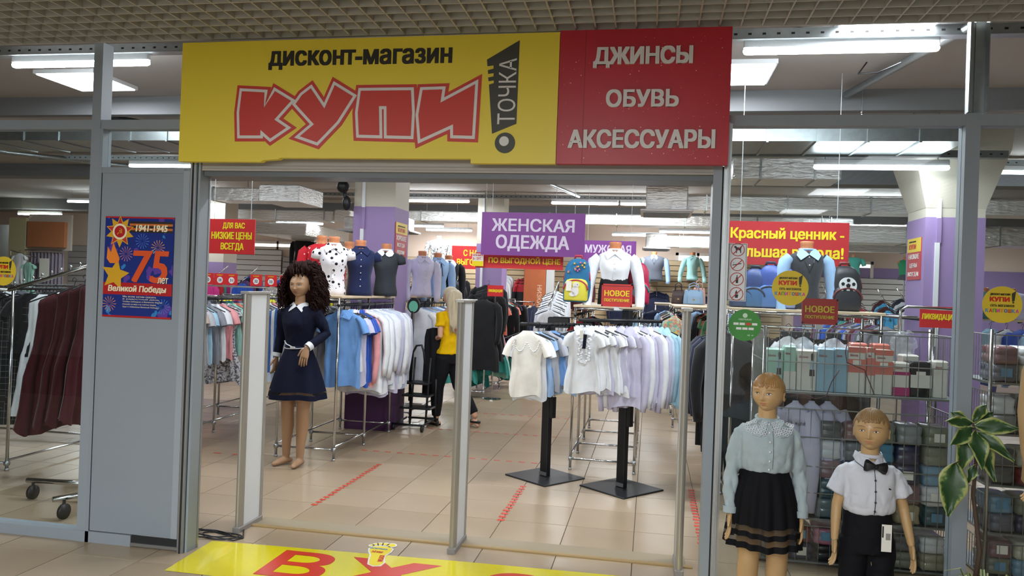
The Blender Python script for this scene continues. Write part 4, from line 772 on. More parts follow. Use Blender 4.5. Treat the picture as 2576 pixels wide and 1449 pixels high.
for k,(x,n) in enumerate([(-6.93,'30'),(-6.72,'28'),(-6.52,'31'),(-6.10,'32'),(-5.85,'33'),(-5.60,'34'),(-5.35,'36')]):
    z=1.52; t=thing('size_card','red size card with circled number, %s in the size rail'%ORDL[n],'sign',(x,11.2,z)); MB().box(-.10,.10,0,.006,0,.18).build('card',RED,t,world=False); MB().prism(circ(0,.075,.05,20),-.001,0).build('white_circle',WHITEP,t,world=False)
    text(n,.055,.045,(-.0275,-.002,.053),LETB,t,world=False,off=.02,depth=.0005); text('РАЗМЕР',.1,.016,(-.05,-.002,.145),LETY,t,world=False,depth=.0005)
tag(MB().tube([(-7.1,11.22,1.50),(-5.2,11.22,1.50)],.012,8).tube([(-7.1,11.22,1.5),(-7.1,11.22,0)],.012,8).tube([(-5.2,11.22,1.5),(-5.2,11.22,0)],.012,8).build('card_rail',CHROME),'chrome rail carrying the row of red size cards','rail')
# kids dresses right rack
row('kids rack at right gate',(.30,9.5,1.42),(.30,12.4,1.42),14,[('dress','multicolour print',MIXK),('tee','mint',C['mint']),('dress','pink',C['pink']),('tee','green print',MIXK),('dress','pale lilac',C['lilac']),('dress','white',C['white']),('dress','striped grey',C['grey'])],size=.62,seed=30,hang=True)
row('rear rail of kids rack',(.85,9.6,1.40),(.85,12.4,1.40),11,[('tee','mint',C['mint']),('dress','coral',C['coral']),('dress','black',C['black']),('tee','green',C['green'])],size=.65,seed=31)
row('jacket rack behind kids dresses',(.1,13.3,1.40),(1.3,13.3,1.40),8,[('jacket','navy',C['navy']),('shirt','blue',C['sky']),('jacket','black',C['black'])],rz=R(15),size=.9,seed=32,order='from the left')
# behind the right glass
row('dark rail right of jamb',(.60,6.05,1.36),(.60,6.9,1.36),8,[('jacket','black',C['black']),('trousers','black',C['black']),('jacket','navy',C['navy'])],size=.95,seed=33)
row('rail under backpack shelf',(.9,6.3,1.36),(1.6,6.3,1.36),8,[('jacket','dark brown',C['brown']),('jacket','black',C['black'])],rz=R(60),size=.9,seed=34,order='from the left')
row('hoodie rack by right column',(2.12,7.6,1.44),(2.12,9.6,1.44),18,[('sweater','grey',C['grey']),('sweater','grey',C['dgrey']),('sweater','plum',C['plum']),('sweater','burgundy',C['burg']),('sweater','grey',C['grey']),('tee','teal',C['teal']),('sweater','navy',C['royal'])],size=.85,seed=35)
for k,(x,y,z,nm,it) in enumerate([(3.05,12.2,1.6,'striped kids tops, right wall',[('tee','red and navy',C['red']),('tee','white',C['white'])]),(3.42,12.0,1.55,'aqua kids tops, right wall',[('tee','aqua with yellow eyes print',fab('#4aa6d6')),('tee','dark red',C['burg'])]),(3.75,12.2,1.58,'navy kids tops by purple column',[('tee','white',C['white']),('tee','navy',C['navy'])]),(2.7,12.4,1.6,'hooded tops behind football backpack',[('sweater','black',C['black']),('sweater','grey',C['grey'])])]):
    arm_clothes(nm,x,y,z,4,it,.65,seed=80+k)
# far right pile area beyond the post
row('rail behind right sticker',(3.2,9.2,1.42),(4.6,9.2,1.42),10,[('jacket','sky blue',C['aqua']),('shirt','white',C['white']),('jacket','royal blue',C['royal'])],rz=R(20),size=.9,seed=36,order='from the left')
# ================= TORSO FORMS =================
def torso(label,loc,rz,m,sleeve='long',h=.54,w=.40,collar=None,collar_m=None,vest=None,skirt=None,buttons=True,male=False,armout=0,stand=None,cat='display torso',sm=None,skt=.10):
    t=thing('torso_form',label,cat,loc,rz); b=MB(); s=h/.54; wd=w/.40
    prof=[(0,.150,.105),(.04,.155,.11),(.12,.140,.10),(.20,.135,.098),(.28,.150,.112),(.33,.165,.122 if not male else .11),(.38,.175,.108),(.42,.180,.088),(.445,.160,.072),(.462,.115,.058),(.475,.070,.05),(.482,.06,.046)]
    rings=[[(rx*wd*cos(a)*(1+.02*sin(5*a+z*30)),(ry*sin(a)*(1.0+(.12 if not male else .02)*(1 if .26<z<.38 and sin(a)<0 else 0)))*s+.004*sin(7*a+z*20),z*s) for a in [2*PI*i/28 for i in range(28)]] for z,rx,ry in prof]
    b.loft(rings,0,(1,1)); cm=m
    for sd in (-1,1):
        S=MB(); x=.160*wd
        if sleeve=='long': S.tube([(sd*x,0,.415*s),(sd*(x+.04),0,.38*s),(sd*(x+.055+armout*.3),-.01,.28*s),(sd*(x+.06+armout*.7),-.02,.14*s),(sd*(x+.05+armout),-.05,-.0*s),(sd*(x+.045+armout),-.06,-.05*s)],[.05*s,.055*s,.052*s,.046*s,.040*s,.036*s],12,0,(0,1))
        elif sleeve=='short': S.tube([(sd*x,0,.415*s),(sd*(x+.035),0,.385*s),(sd*(x+.055),-.005,.30*s),(sd*(x+.062),-.01,.25*s)],[.05*s,.056*s,.058*s,.056*s],12,0,(0,1))
        elif sleeve=='puff': S.tube([(sd*x,0,.415*s),(sd*(x+.03),0,.385*s),(sd*(x+.04),-.005,.34*s)],[.045*s,.052*s,.044*s],12,0,(0,1))
        else: S.tube([(sd*x*.9,0,.415*s),(sd*x*1.12,0,.40*s)],[.05*s,.03*s],10,0,(0,1))
        S.build('sleeve',sm or (m if sleeve!='none' else TAN),t,world=False,smooth=True)
    bo=b.build('garment_body',vest or m,t,world=False,smooth=True)
    N=MB(); N.lathe([(.062*s,.455*s),(.052*s,.48*s),(.050*s,.52*s),(.054*s,.545*s),(.050*s,.552*s),(.0,.556*s)],18); N.build('neck',TAN,t,world=False,smooth=True)
    tr=BVHTree.FromPolygons([Vector(v) for v in b.v],b.f)
    def at(x,z):
        r=tr.ray_cast(Vector((x,-1,z)),Vector((0,1,0))); return r[0].y if r[0] else -.05
    if collar:
        q=MB()
        for sd in (-1,1):
            P=[(0,.442),(sd*.02,.47),(sd*.05,.492),(sd*.075,.47),(sd*.088,.435 if collar=='point' else .44),(sd*.062,.395 if collar=='point' else .415)]
            if collar=='round': P=[(0.004*sd,.442),(sd*.02,.468),(sd*.05,.49),(sd*.075,.475),(sd*.09,.447),(sd*.075,.42),(sd*.045,.41),(sd*.02,.42)]
            f=[(x,at(x*.9,z*s*.97)-.008 if z<.46 else -.052*s-.004,z*s) for x,z in P]; k=[(x,y+.006,z) for x,y,z in f]; n=len(P)
            q.add(f+k,[tuple(range(n)),tuple(range(2*n-1,n-1,-1))]+[(i,n+i,n+(i+1)%n,(i+1)%n) for i in range(n)])
        q.tube([(.056*s*cos(a),.052*s*sin(a),.485*s) for a in [2*PI*i/20 for i in range(21)]],.010,6)
        q.build('collar',collar_m or m,t,world=False,smooth='auto')
    if vest is not None:
        q=MB(); P=[(-.055,.45),(0,.30),(.055,.45),(.03,.47),(-.03,.47)]; f=[(x,at(x,z*s)-.003,z*s) for x,z in P]; q.add(f,[(0,1,2,3,4)])
        for x0,z0,x1,z1 in ((-.055,.45,0,.30),(.055,.45,0,.30)): q.tube([(x0,at(x0,z0*s)-.002,z0*s),((x0+x1)/2,at((x0+x1)/2,(z0+z1)/2*s)-.003,(z0+z1)/2*s),(x1,at(x1,z1*s)-.003,z1*s)],.003,5,1)
        q.build('shirt_front',[m,BLACK],t,world=False)
    if buttons:
        q=MB()
        for k in range(6 if vest is None else 2): z=(.42-.065*k)*s; q.ell((0,at(0,z)-.003,z),(.006,.004,.006),8,5)
        q.build('buttons',mat('pearl button','#d8d9de',.3),t,world=False,smooth=True)
        if vest is None:
            q=MB(); zs=[.44-.04*k for k in range(11)]
            q.add([(x,at(x,z*s)-.0025,z*s) for z in zs for x in (-.012,.012)],[(2*k,2*k+2,2*k+3,2*k+1) for k in range(10)]); q.build('placket',m,t,world=False)
    if skirt: MB().loft([[(rx*wd*cos(a),ry*sin(a),z) for a in [2*PI*i/24 for i in range(24)]] for z,rx,ry in ((skt,.140,.104),(skt-.05,.152,.112),(skt*.5,.165,.12),(-.0,.17,.125))]).build('skirt',skirt,t,world=False,smooth=True)
    return t
Zs=1.49
torso('torso form in white blouse with black polka dots on the left shelf rack',(-2.95,6.85,Zs),R(22),DOTS,'puff',collar='point',w=.31)
torso('torso form in red spotted blouse hidden behind the polka dot one',(-3.16,7.05,Zs+.02),R(15),REDDOT,'long',w=.33)
torso('torso form in navy blouse with bow on the left shelf rack',(-2.86,7.30,Zs),R(25),fab('#1b2750'),'puff',collar='point',w=.33)
torso('torso form in dark grey top with white round collar on the shelf rack',(-2.76,7.78,Zs),R(10),pattern('ribbed dark grey','#3c4148','stripes',[(.012,.3,0,'#2c3036')],ax=2),'puff',collar='round',collar_m=WHITE,w=.32,buttons=False)
torso('torso form in brown blouse behind the navy one',(-3.1,7.6,Zs),R(10),C['beige'],'puff',w=.40)
torso('torso form in pale lilac blouse behind the left column',(-2.72,8.95,Zs-.01),R(35),C['lilac'],'long',collar='point',w=.34)
t=torso('torso form in light blue blouse with thin tie beside the left column',(-2.64,9.35,Zs-.01),R(35),C['sky'],'long',collar='point',w=.34)
MB().tube([(0,-.13,.42),(.01,-.15,.36),(.02,-.15,.26)],.004,6).tube([(0,-.13,.42),(-.012,-.15,.34),(-.01,-.15,.24)],.004,6).build('tie_cord',NAVY,t,world=False)
torso('torso form in black dress with white collar last on the left shelf',(-2.66,9.95,Zs-.01),R(30),C['black'],'long',collar='point',collar_m=WHITE,w=.34)
torso('torso form in white blouse and black skirt between the two backpacks',(-.33,7.1,Zs+.01),R(2),C['white'],'long',collar='point',w=.345,h=.56,skirt=BLKCLOTH,armout=.05,skt=.245)
t=torso('torso form in dark grey vest over blue shirt behind the right glass',(1.15,6.12,1.535),R(3),C['sky'],'long',h=.50,w=.285,collar='point',vest=fab('#33373f'),male=True,armout=.02)
torso('wall torso in grey vest over light blue shirt at the back',(.06,19.2,1.95),0,C['sky'],'long',h=.70,w=.60,collar='point',vest=fab('#5b606c'),male=True,armout=.06)
torso('wall torso in pale mint shirt at the back right of the vest',(.98,19.2,2.0),0,fab('#a9dcdc'),'long',h=.66,w=.36,collar='point',male=True,armout=.10)
torso('wall torso in grey camouflage sweatshirt at the back centre',(-5.4,19.2,2.25),0,CAMO,'long',h=.66,w=.62,male=True,buttons=False,armout=.05)
torso('wall torso in black hooded sweatshirt with white print at the back left',(-9.15,19.2,2.12),0,C['black'],'long',h=.70,w=.6,male=True,buttons=False)
torso('wall torso in dark grey zipped jacket beside the black hooded one',(-8.5,19.2,2.12),0,C['dgrey'],'long',h=.62,w=.55,male=True,buttons=False)
torso('wall torso in dark top behind the red banner',(-3.35,19.2,2.35),0,C['dgrey'],'short',h=.6,w=.55,male=True,buttons=False)
torso('small wall torso in aqua T-shirt behind the right red banner',(3.98,16.4,2.15),0,fab('#4fb8a8'),'short',h=.40,w=.34,male=True,buttons=False)
torso('small wall torso in green sleeveless top left of the right column',(4.95,16.4,2.08),0,fab('#2f9a6a'),'none',h=.45,w=.32,male=True,buttons=False,skirt=C['dgrey'])
for x,z,lb in ((3.98,2.15,'aqua'),(4.95,2.08,'green')): tag(MB().tube([(x,16.45,0),(x,16.45,z)],.015,8).lathe([(0,0),(.15,0),(.15,.015),(0,.02)],16,(x,16.45,0)).build('torso_pole',CHROME),'chrome floor pole under the %s small torso'%lb,'stand')
for x,z,lb in ((.06,1.95,'grey vest'),(.98,2.0,'mint shirt'),(-5.4,2.25,'camouflage sweatshirt'),(-9.15,2.12,'black hooded'),(-8.5,2.12,'zipped jacket'),(-3.35,2.35,'dark top')): tag(MB().box(x-.10,x+.10,19.2,19.9,z-.02,z).build('wall_bracket',STEEL),'steel wall bracket under the %s wall torso'%lb,'bracket')
cs=[('yellow green','#c8dca0'),('pink','#e0507a'),('dark blue','#2b3a5c'),('lilac','#cfcbe6'),('teal','#5f9a98'),('sky blue','#a8c8ea')]
tag(MB().box(3.3,5.2,9.28,9.6,1.45,1.47).build('shelf',PLY),'board shelf carrying the row of small torso forms at the right edge','shelf')
for k,(n,h) in enumerate(cs[::-1]): torso('small torso form in %s top in the row at the right edge'%n,(3.42+.27*k,9.42,1.47),R(-12),fab(h),'long',h=.34,w=.34,buttons=False)
tag(MB().tube([(3.35,9.3,0),(3.35,9.3,1.45)],.012,8).tube([(5.15,9.3,0),(5.15,9.3,1.45)],.012,8).build('trestle_stand',CHROME),'chrome legs under the shelf of small torsos at the right edge','shelf legs')
# ================= FIGURES =================
def remesh(b,voxel,it=6,fac=.5):
    me=b.mesh('tmp',[WHITE]); o=bpy.data.objects.new('tmp',me); COL.objects.link(o)
    m=o.modifiers.new('r','REMESH'); m.mode='VOXEL'; m.voxel_size=voxel; s=o.modifiers.new('s','SMOOTH'); s.iterations=it; s.factor=fac
    dg=bpy.context.evaluated_depsgraph_get(); dg.update(); e=bpy.data.meshes.new_from_object(o.evaluated_get(dg))
    v=[tuple(x.co) for x in e.vertices]; f=[tuple(p.vertices) for p in e.polygons]; nn=[tuple(x.normal) for x in e.vertices]
    bpy.data.objects.remove(o); bpy.data.meshes.remove(me); bpy.data.meshes.remove(e); r=MB(); r.add(v,f); r.n=nn; return r
def wrinkle(b,amp,freq,seed=0,mask=None,st=(1,1,1)):
    out=[]
    for p,n in zip(b.v,b.n):
        q=Vector((p[0]*freq*st[0]+seed,p[1]*freq*st[1],p[2]*freq*st[2])); a=noise.noise(q)+.5*noise.noise(q*2.1); a=(abs(a)*1.8-.75); k=mask(p) if mask else 1
        out.append((p[0]+n[0]*a*amp*k,p[1]+n[1]*a*amp*k,p[2]+n[2]*a*amp*k))
    b.v=out; return b
def ellr(c,rx,ry,n=24,pw=1,front=0):
    o=[]
    for i in range(n):
        a=2*PI*i/n; x=cos(a); y=sin(a); x=math.copysign(abs(x)**pw,x); y=math.copysign(abs(y)**pw,y); o.append((c[0]+rx*x,c[1]+ry*y*(1+(front if y<0 else 0)),c[2]))
    return o
def headpt(a,e,feat=1):
    ce,se=cos(e),sin(e); x=.385*sin(a)*ce; y=-.455*cos(a)*ce; z=.5*se
    if y>0: y*=1.06
    if z<0:
        t=-z/.5; x*=1-.34*t**2.3
        if y>0: y*=1-.60*t**1.2
        else: y*=1-.06*t*t
    else: x*=1+.05*sin(PI*min(1,z/.5))
    if feat and y<0:
        ax=abs(x); g=lambda u,v,su,sv: math.exp(-(u/su)**2-(v/sv)**2)
        bridge=.040*math.exp(-(ax/.040)**2)*(1/(1+math.exp(-(z+.15)/.018)))*(1/(1+math.exp((z-.05)/.03)))*(1-.45*max(0,(z+.12)/.2))
        y-=bridge+.055*g(ax,z+.125,.048,.036)+.014*g(ax-.055,z+.135,.026,.024)
        y+=.042*g(ax-.155,z-.02,.085,.055)
        y-=.016*g(ax-.15,z-.115,.11,.035)+.016*g(ax-.155,z-.015,.05,.028)
        y-=.024*g(ax,z+.225,.10,.022)+.026*g(ax,z+.272,.08,.024); y+=.022*g(ax,z+.248,.085,.008)
        y-=.036*g(ax,z+.40,.10,.06); y-=.020*g(ax-.20,z+.13,.10,.10); y+=.012*g(ax,z+.325,.08,.02)
    return x,y,z
def head(h,full=0.0,n=88,k=72):
    b=MB(); rings=[]
    for j in range(k+1):
        e=-PI/2+.02+(PI-.04)*j/k; ring=[]
        for i in range(n):
            t=2*PI*i/n-PI; a=t-.45*sin(t); x,y,z=headpt(a,e); ring.append((x*h*(1+full*math.exp(-((z+.15)/.2)**2)),y*h,z*h))
        rings.append(ring)
    b.loft(rings); return b
def ears(b,h):
    for s in (-1,1):
        c=Vector((s*.375*h,.03*h,-.085*h)); R_=[]
        for k in range(13):
            a=PI*.15+k/12*PI*1.75; R_.append((c.x+s*.028*h,c.y+.045*h*cos(a)+.02*h,c.z+.105*h*sin(a)))
        b.tube(R_,.014*h,6); b.ell((c.x+s*.012*h,c.y+.018*h,c.z),(.020*h,.050*h,.10*h),10,8); b.ell((c.x+s*.02*h,c.y+.01*h,c.z-.085*h),(.018*h,.025*h,.028*h),8,6)
def face_parts(root,hb,h,M,eye='#4a4038',lip='#b9765e',brow='#8a6440',lash=True,lidc='#8d6a4e'):
    tr=BVHTree.FromPolygons([Vector(v) for v in hb.v],hb.f)
    def surf(x,z,off):
        r=tr.ray_cast(Vector((x,-1,z)),Vector((0,1,0))); y=r[0].y if r[0] else -.3*h; return (x,y-off,z)
    def decal(P,m,name,off):
        c=(sum(p[0] for p in P)/len(P),sum(p[1] for p in P)/len(P)); rings=[]
        for f in (1,.66,.33): rings.append([surf((c[0]+(p[0]-c[0])*f)*h,(c[1]+(p[1]-c[1])*f)*h,off*h) for p in P])
        b=MB(); n=len(P); vs=[v for r in rings for v in r]+[surf(c[0]*h,c[1]*h,off*h)]; fs=[]
        for k in range(2):
            for i in range(n): j=(i+1)%n; fs.append((k*n+i,k*n+j,(k+1)*n+j,(k+1)*n+i))
        for i in range(n): fs.append((2*n+i,2*n+(i+1)%n,3*n))
        b.add(vs,fs).xf(M); return b.build(name,m,root,world=False,smooth=True)
    W_=mat('eye white','#ddd8d0',.25); I=mat('iris '+eye,eye,.2); BKM=mat('pupil','#0d0b0a',.15); Lm=mat('lip '+lip,lip,.45); Bm=mat('brow '+brow,brow,.6); LD=mat('lid '+lidc,lidc,.5)
    for s in (-1,1):
        cx,cz=s*.158,.018
        al=lambda w,u,d: [(cx+w*cos(a),cz+(u if sin(a)>0 else d)*sin(a)*(1-.15*cos(a)*s)) for a in [2*PI*i/20 for i in range(20)]]
        decal(al(.074,.034,.022),LD,'eyelid',.0015); decal(al(.060,.022,.016),W_,'eye',.005)
        decal([(cx-.006+.021*cos(a),cz+.002+.019*sin(a)) for a in [2*PI*i/16 for i in range(16)]],I,'iris',.0085); decal([(cx-.006+.010*cos(a),cz+.002+.010*sin(a)) for a in [2*PI*i/12 for i in range(12)]],BKM,'pupil',.0115)
        up=[(cx+.068*cos(a),cz+.028*sin(a)) for a in [PI*i/10 for i in range(11)]]; lo=[(cx+.064*cos(a),cz+.017*sin(a)) for a in [PI*(10-i)/10 for i in range(11)]]; b=MB(); vs=[surf(x*h,z*h,.011*h) for x,z in up+lo[::1]]
        b.add(vs,[(i,i+1,20-i,21-i) for i in range(10)]).xf(M); b.build('eyelashes',BKM if lash else LD,root,world=False)
        bu=[(cx+s*.02+.095*u,cz+.098+.020*(1-u*u)+s*u*-.006) for u in [-1+.2*i for i in range(11)]]; bd=[(cx+s*.02+.095*u,cz+.088+.016*(1-u*u)+s*u*-.006) for u in [-1+.2*i for i in range(11)]]
        b=MB(); b.add([surf(x*h,z*h,.004*h) for x,z in bu+bd],[(i,i+1,12+i,11+i) for i in range(10)]).xf(M); b.build('eyebrow',Bm,root,world=False)
    decal([(.088*cos(a),-.232+(.022+.006*abs(cos(2*a)))*sin(a) if sin(a)>0 else -.232-.012*abs(sin(a))) for a in [2*PI*i/24 for i in range(24)]],Lm,'upper_lip',.002)
    decal([(.075*cos(a),-.262+(.012*sin(a) if sin(a)>0 else .026*sin(a))) for a in [2*PI*i/24 for i in range(24)]],Lm,'lower_lip',.002)
def hair_cap(h,front=.20,side=.02,back=-.30,vol=1.05,seed=1,ridge=.012,nr=40,jag=.03,n=132,k=26):
    b=MB(); rings=[]
    for j in range(k+1):
        f=j/k; ring=[]
        for i in range(n):
            t=2*PI*i/n-PI; a=t-.2*sin(t); w=abs(a)/PI
            zl=front if w<.33 else (front+(side-front)*((w-.33)/.12) if w<.45 else (side+.02 if w<.56 else side+(back-side)*min(1,(w-.56)/.16)))
            zl+=jag*noise.noise(Vector((a*6,seed,0)))*(1 if w<.4 else .3); e0=math.asin(max(-.95,min(.95,zl/.5)))
            e=PI/2-.02+(e0-PI/2+.02)*f; x,y,z=headpt(a,e,0)
            sw=a*nr+3*f*sin(a*2+seed)+4*noise.noise(Vector((a*3,f*1.5,seed))); r=vol+ridge*(abs(sin(sw*.5))-.5)*min(1,f*4+.1)+.012*noise.noise(Vector((x*9,y*9,z*9+seed)))
            if f>.93: r=vol-(vol-.985)*((f-.93)/.07)
            ring.append((x*r*h,y*r*h,(z*r+.008)*h))
        rings.append(ring)
    b.loft(rings,0,(1,0)); return b
def hand(b,w,d,side,L=.16,spread=.12,curl=.35,n=8):
    """w: wrist point, d: direction of the fingers, side: vector across the palm towards the thumb"""
    w=Vector(w); d=Vector(d).normalized(); s=Vector(side); s=(s-d*s.dot(d)).normalized(); nrm=d.cross(s); k=L/.16
    def rg(t,a,c): p=w+d*t*k; return [p+s*(a*k*cos(q))+nrm*(c*k*sin(q)) for q in [2*PI*i/12 for i in range(12)]]
    b.loft([rg(-.02,.020,.016),rg(.0,.021,.016),rg(.02,.027,.015),rg(.05,.034,.014),rg(.075,.035,.012),rg(.085,.032,.009)])
    for i,(o,l,r) in enumerate(((.026,.060,.0078),(.009,.068,.0082),(-.009,.063,.0078),(-.026,.050,.0068))):
        p=w+d*.068*k+s*o*k; dd=(d+s*o*spread*8).normalized(); pts=[p,p+dd*.02*k]; cc=0
        for q in range(3): cc+=curl*(.5+.25*q+.08*i); v=dd*cos(cc)+nrm*sin(cc); pts.append(pts[-1]+v*l*k*(.42,.33,.25)[q])
        b.tube(pts,[r*k,r*k,r*.98*k,r*.9*k,r*.75*k],n,rnd=True)
    p=w+d*.012*k+s*.018*k; v1=(d*.6+s*.75+nrm*.15).normalized(); v2=(d*.9+s*.35+nrm*.2).normalized()
    b.tube([p,p+v1*.028*k,p+v1*.028*k+v2*.024*k,p+v1*.028*k+v2*.048*k],[.012*k,.0105*k,.0088*k,.007*k],n,rnd=True); return b
def put_head(body,hb,M,h): b=MB(); b.add(hb.v,hb.f); ears(b,h); b.xf(M); body.add(b.v,b.f)
def HM(loc,yaw,pitch=0,roll=0): return Matrix.Translation(loc)@Matrix.Rotation(yaw,4,'Z')@Matrix.Rotation(pitch,4,'X')@Matrix.Rotation(roll,4,'Y')
def leg(b,hip,knee,ank,rh,rk,rc,ra,foot=.2,fd=(0,-1,0),n=16):
    hip,knee,ank=Vector(hip),Vector(knee),Vector(ank); fd=Vector(fd).normalized()
    m1=hip.lerp(knee,.5); c=knee.lerp(ank,.3)+Vector((0,.012,0)); m2=knee.lerp(ank,.7)
    b.tube([hip,m1,knee.lerp(hip,.12),knee,c,m2,ank],[rh,(rh+rk)/2*1.05,rk*1.03,rk,rc,(rc+ra)/2*.92,ra],n,rnd=True)
    hl=ank-fd*foot*.22+Vector((0,0,-ank.z+.03)); b.tube([hl,ank+Vector((0,0,-ank.z*.5)),ank+fd*foot*.35+Vector((0,0,-ank.z+.034)),ank+fd*foot*.62+Vector((0,0,-ank.z+.022))],[.028*foot/.2,.034*foot/.2,.034*foot/.2,.024*foot/.2],12,rnd=True,sq=.8)
SHM=mat('glossy painted hair','#a07a4c',.25,coat=.3,var=.25,vs=30)
# ---------- girl mannequin ----------
def girl():
    X,Y=.575,3.88; t=thing('child_mannequin','girl mannequin in grey blouse with lace collar and black skirt outside the right glass','mannequin',(X,Y,0),R(2))
    b=MB()
    b.loft([ellr((0,0,z),rx,ry) for z,rx,ry in ((.56,.115,.085),(.62,.125,.095),(.70,.118,.088),(.79,.100,.078),(.88,.112,.082),(.95,.118,.078),(.99,.10,.058),(1.01,.07,.045),(1.03,.045,.042),(1.05,.043,.042),(1.10,.042,.044),(1.13,.04,.045))])
    for s in (-1,1):
        sh=Vector((s*.115,0,.955)); el=Vector((s*.152,.006,.77)); wr=Vector((s*.163,-.03,.575)); b.tube([sh,sh.lerp(el,.5),el,el.lerp(wr,.4),wr],[.030,.027,.024,.023,.018],12,rnd=True)
        leg(b,(s*.062,0,.60),(s*.066,-.005,.345),(s*.068,.01,.065),.072,.050,.050,.032,.18)
    B=remesh(b,.007,5); H=MB()
    for s in (-1,1): hand(H,(s*.163,-.03,.575),(s*.02,-.12,-1),(0,-1,.0),.135,curl=.22)
    B.add(H.v,H.f); h=.182; hb=head(h,.05); M=HM((0,-.014,1.152),R(-30),R(2)); put_head(B,hb,M,h); B.build('body',SKINM,t,world=False,smooth=True)
    face_parts(t,hb,h,M,'#5a5148','#b57a55','#8c6238')
    hc=hair_cap(h,.165,-.02,-.30,1.05,1,.040,58,.10,n=240); hc.xf(M).build('hair',SHM,t,world=False,smooth=True)
    BL=mat('pale grey oxford cloth','#a6b4b8',.85,bump=.25,bs=260,spec=.25)
    c=MB(); c.loft([ellr((0,0,z),rx,ry,pw=.92) for z,rx,ry in ((.775,.115,.090),(.80,.122,.097),(.83,.128,.108),(.88,.132,.108),(.93,.134,.100),(.965,.130,.088),(.99,.112,.070),(1.008,.082,.058),(1.022,.057,.051),(1.034,.053,.049))])
    for s in (-1,1): c.tube([(s*.090,0,.978),(s*.122,0,.950),(s*.142,.002,.88),(s*.155,.006,.78),(s*.163,-.01,.68),(s*.163,-.028,.60),(s*.163,-.030,.575)],[.034,.040,.038,.036,.035,.031,.031],16)
    c=remesh(c,.0065,5); wrinkle(c,.009,13,3,lambda p:1 if abs(p[0])>.12 or p[2]<.87 else .45,(1.1,1,.8)); bo=c.build('blouse',BL,t,world=False,smooth=True)
    tr=BVHTree.FromPolygons([Vector(v) for v in c.v],c.f)
    def at(x,z,o=.003): r=tr.ray_cast(Vector((x,-1,z)),Vector((0,1,0))); return (x,(r[0].y if r[0] else -.06)-o,z)
    q=MB(); zs=[1.005-.0225*k for k in range(10)]; q.add([at(x,z,.004) for z in zs for x in (-.013,.013)],[(2*k,2*k+2,2*k+3,2*k+1) for k in range(9)]); q.build('placket',BL,t,world=False)
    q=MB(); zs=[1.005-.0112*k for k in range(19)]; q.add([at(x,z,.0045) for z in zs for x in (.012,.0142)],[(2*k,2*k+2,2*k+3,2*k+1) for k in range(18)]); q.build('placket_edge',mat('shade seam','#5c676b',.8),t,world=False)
    for z in (1.008,.972,.930,.886,.842,.80): q=MB(); q.ell(at(-.002,z,.007),(.0055,.004,.0055),10,6); q.build('button',mat('pearl button','#d8d9de',.3),t,world=False,smooth=True)
    for s in (-1,1): MB().tube([(s*.163,-.0285,.602),(s*.1635,-.030,.572)],[.0335,.0335],16,0,(0,0)).build('cuff',BL,t,world=False,smooth=True)
    # collar band and lace petals
    q=MB(); q.tube([(.051*cos(a),.049*sin(a)-.001,1.030+.010*sin(a)) for a in [2*PI*i/24 for i in range(25)]],.008,8).build('collar_band',BL,t,world=False,smooth=True)
    LC=mat('white lace','#e4e8ee',.6); lace=MB(); pl=MB()
    for s in (-1,1):
        P=[(.004,1.022),(.030,1.033),(.066,1.020),(.104,.990),(.074,.955),(.045,.950),(.022,.975)]; f=[at(s*x,min(z,1.030),.006) for x,z in P]; pl.add(f+[at(s*.05,.99,.010)],[(i,(i+1)%7,7) for i in range(7)])
        rr=random.Random(4)
        for u in range(8):
            for v in range(5):
                x=.016+.0125*u+(v%2)*.006; z=1.022-.0128*v-.010*abs(u-3)/3
                if z<.945+.03*abs(x-.055)/.05 or x>.112: continue
                c0=Vector(at(s*x,z,.011)); ring_=[c0+Vector((.0058*cos(a),-.0005,.0058*sin(a))) for a in [2*PI*i/8 for i in range(9)]]; lace.tube(ring_,.0015,4)
    pl.build('collar',BL,t,world=False); lace.build('lace_collar',LC,t,world=False)
    # skirt, pleats, with two sheer bands
    SK=mat('black skirt cloth','#0d0e12',.8,bump=.1,bs=80,spec=.2); SH=mat('sheer black band','#141316',.6,alpha=.55)
    def sr(z,rx,ry,n=120,amp=.0):
        return [((rx+amp*sin(a*15)+amp*.5*sin(a*6+1))*cos(a),(ry+amp*sin(a*15+.7))*sin(a),z+.004*sin(a*5)) for a in [2*PI*i/n for i in range(n)]]
    lv=[(.800,.102,.080,0),(.775,.108,.088,0),(.72,.128,.108,.0035),(.64,.148,.126,.006),(.565,.160,.136,.008),(.530,.165,.140,.009)]
    MB().loft([sr(z,x,y,120,a) for z,x,y,a in lv],0,(1,0)).build('skirt',SK,t,world=False,smooth=True)
    MB().loft([sr(z,x,y,120,a) for z,x,y,a in ((.530,.165,.140,.009),(.505,.168,.143,.009))],0,(0,0)).build('sheer_band',SH,t,world=False,smooth=True)
    MB().loft([sr(z,x,y,120,a) for z,x,y,a in ((.505,.168,.143,.009),(.480,.171,.146,.010))],0,(0,0)).build('skirt_band',SK,t,world=False,smooth=True)
    MB().loft([sr(z,x,y,120,a) for z,x,y,a in ((.480,.171,.146,.010),(.455,.174,.149,.010))],0,(0,0)).build('sheer_band',SH,t,world=False,smooth=True)
    MB().loft([sr(z,x,y,120,a) for z,x,y,a in ((.455,.174,.149,.010),(.425,.177,.152,.011))],0,(0,0)).build('skirt_hem',SK,t,world=False,smooth=True)
girl()
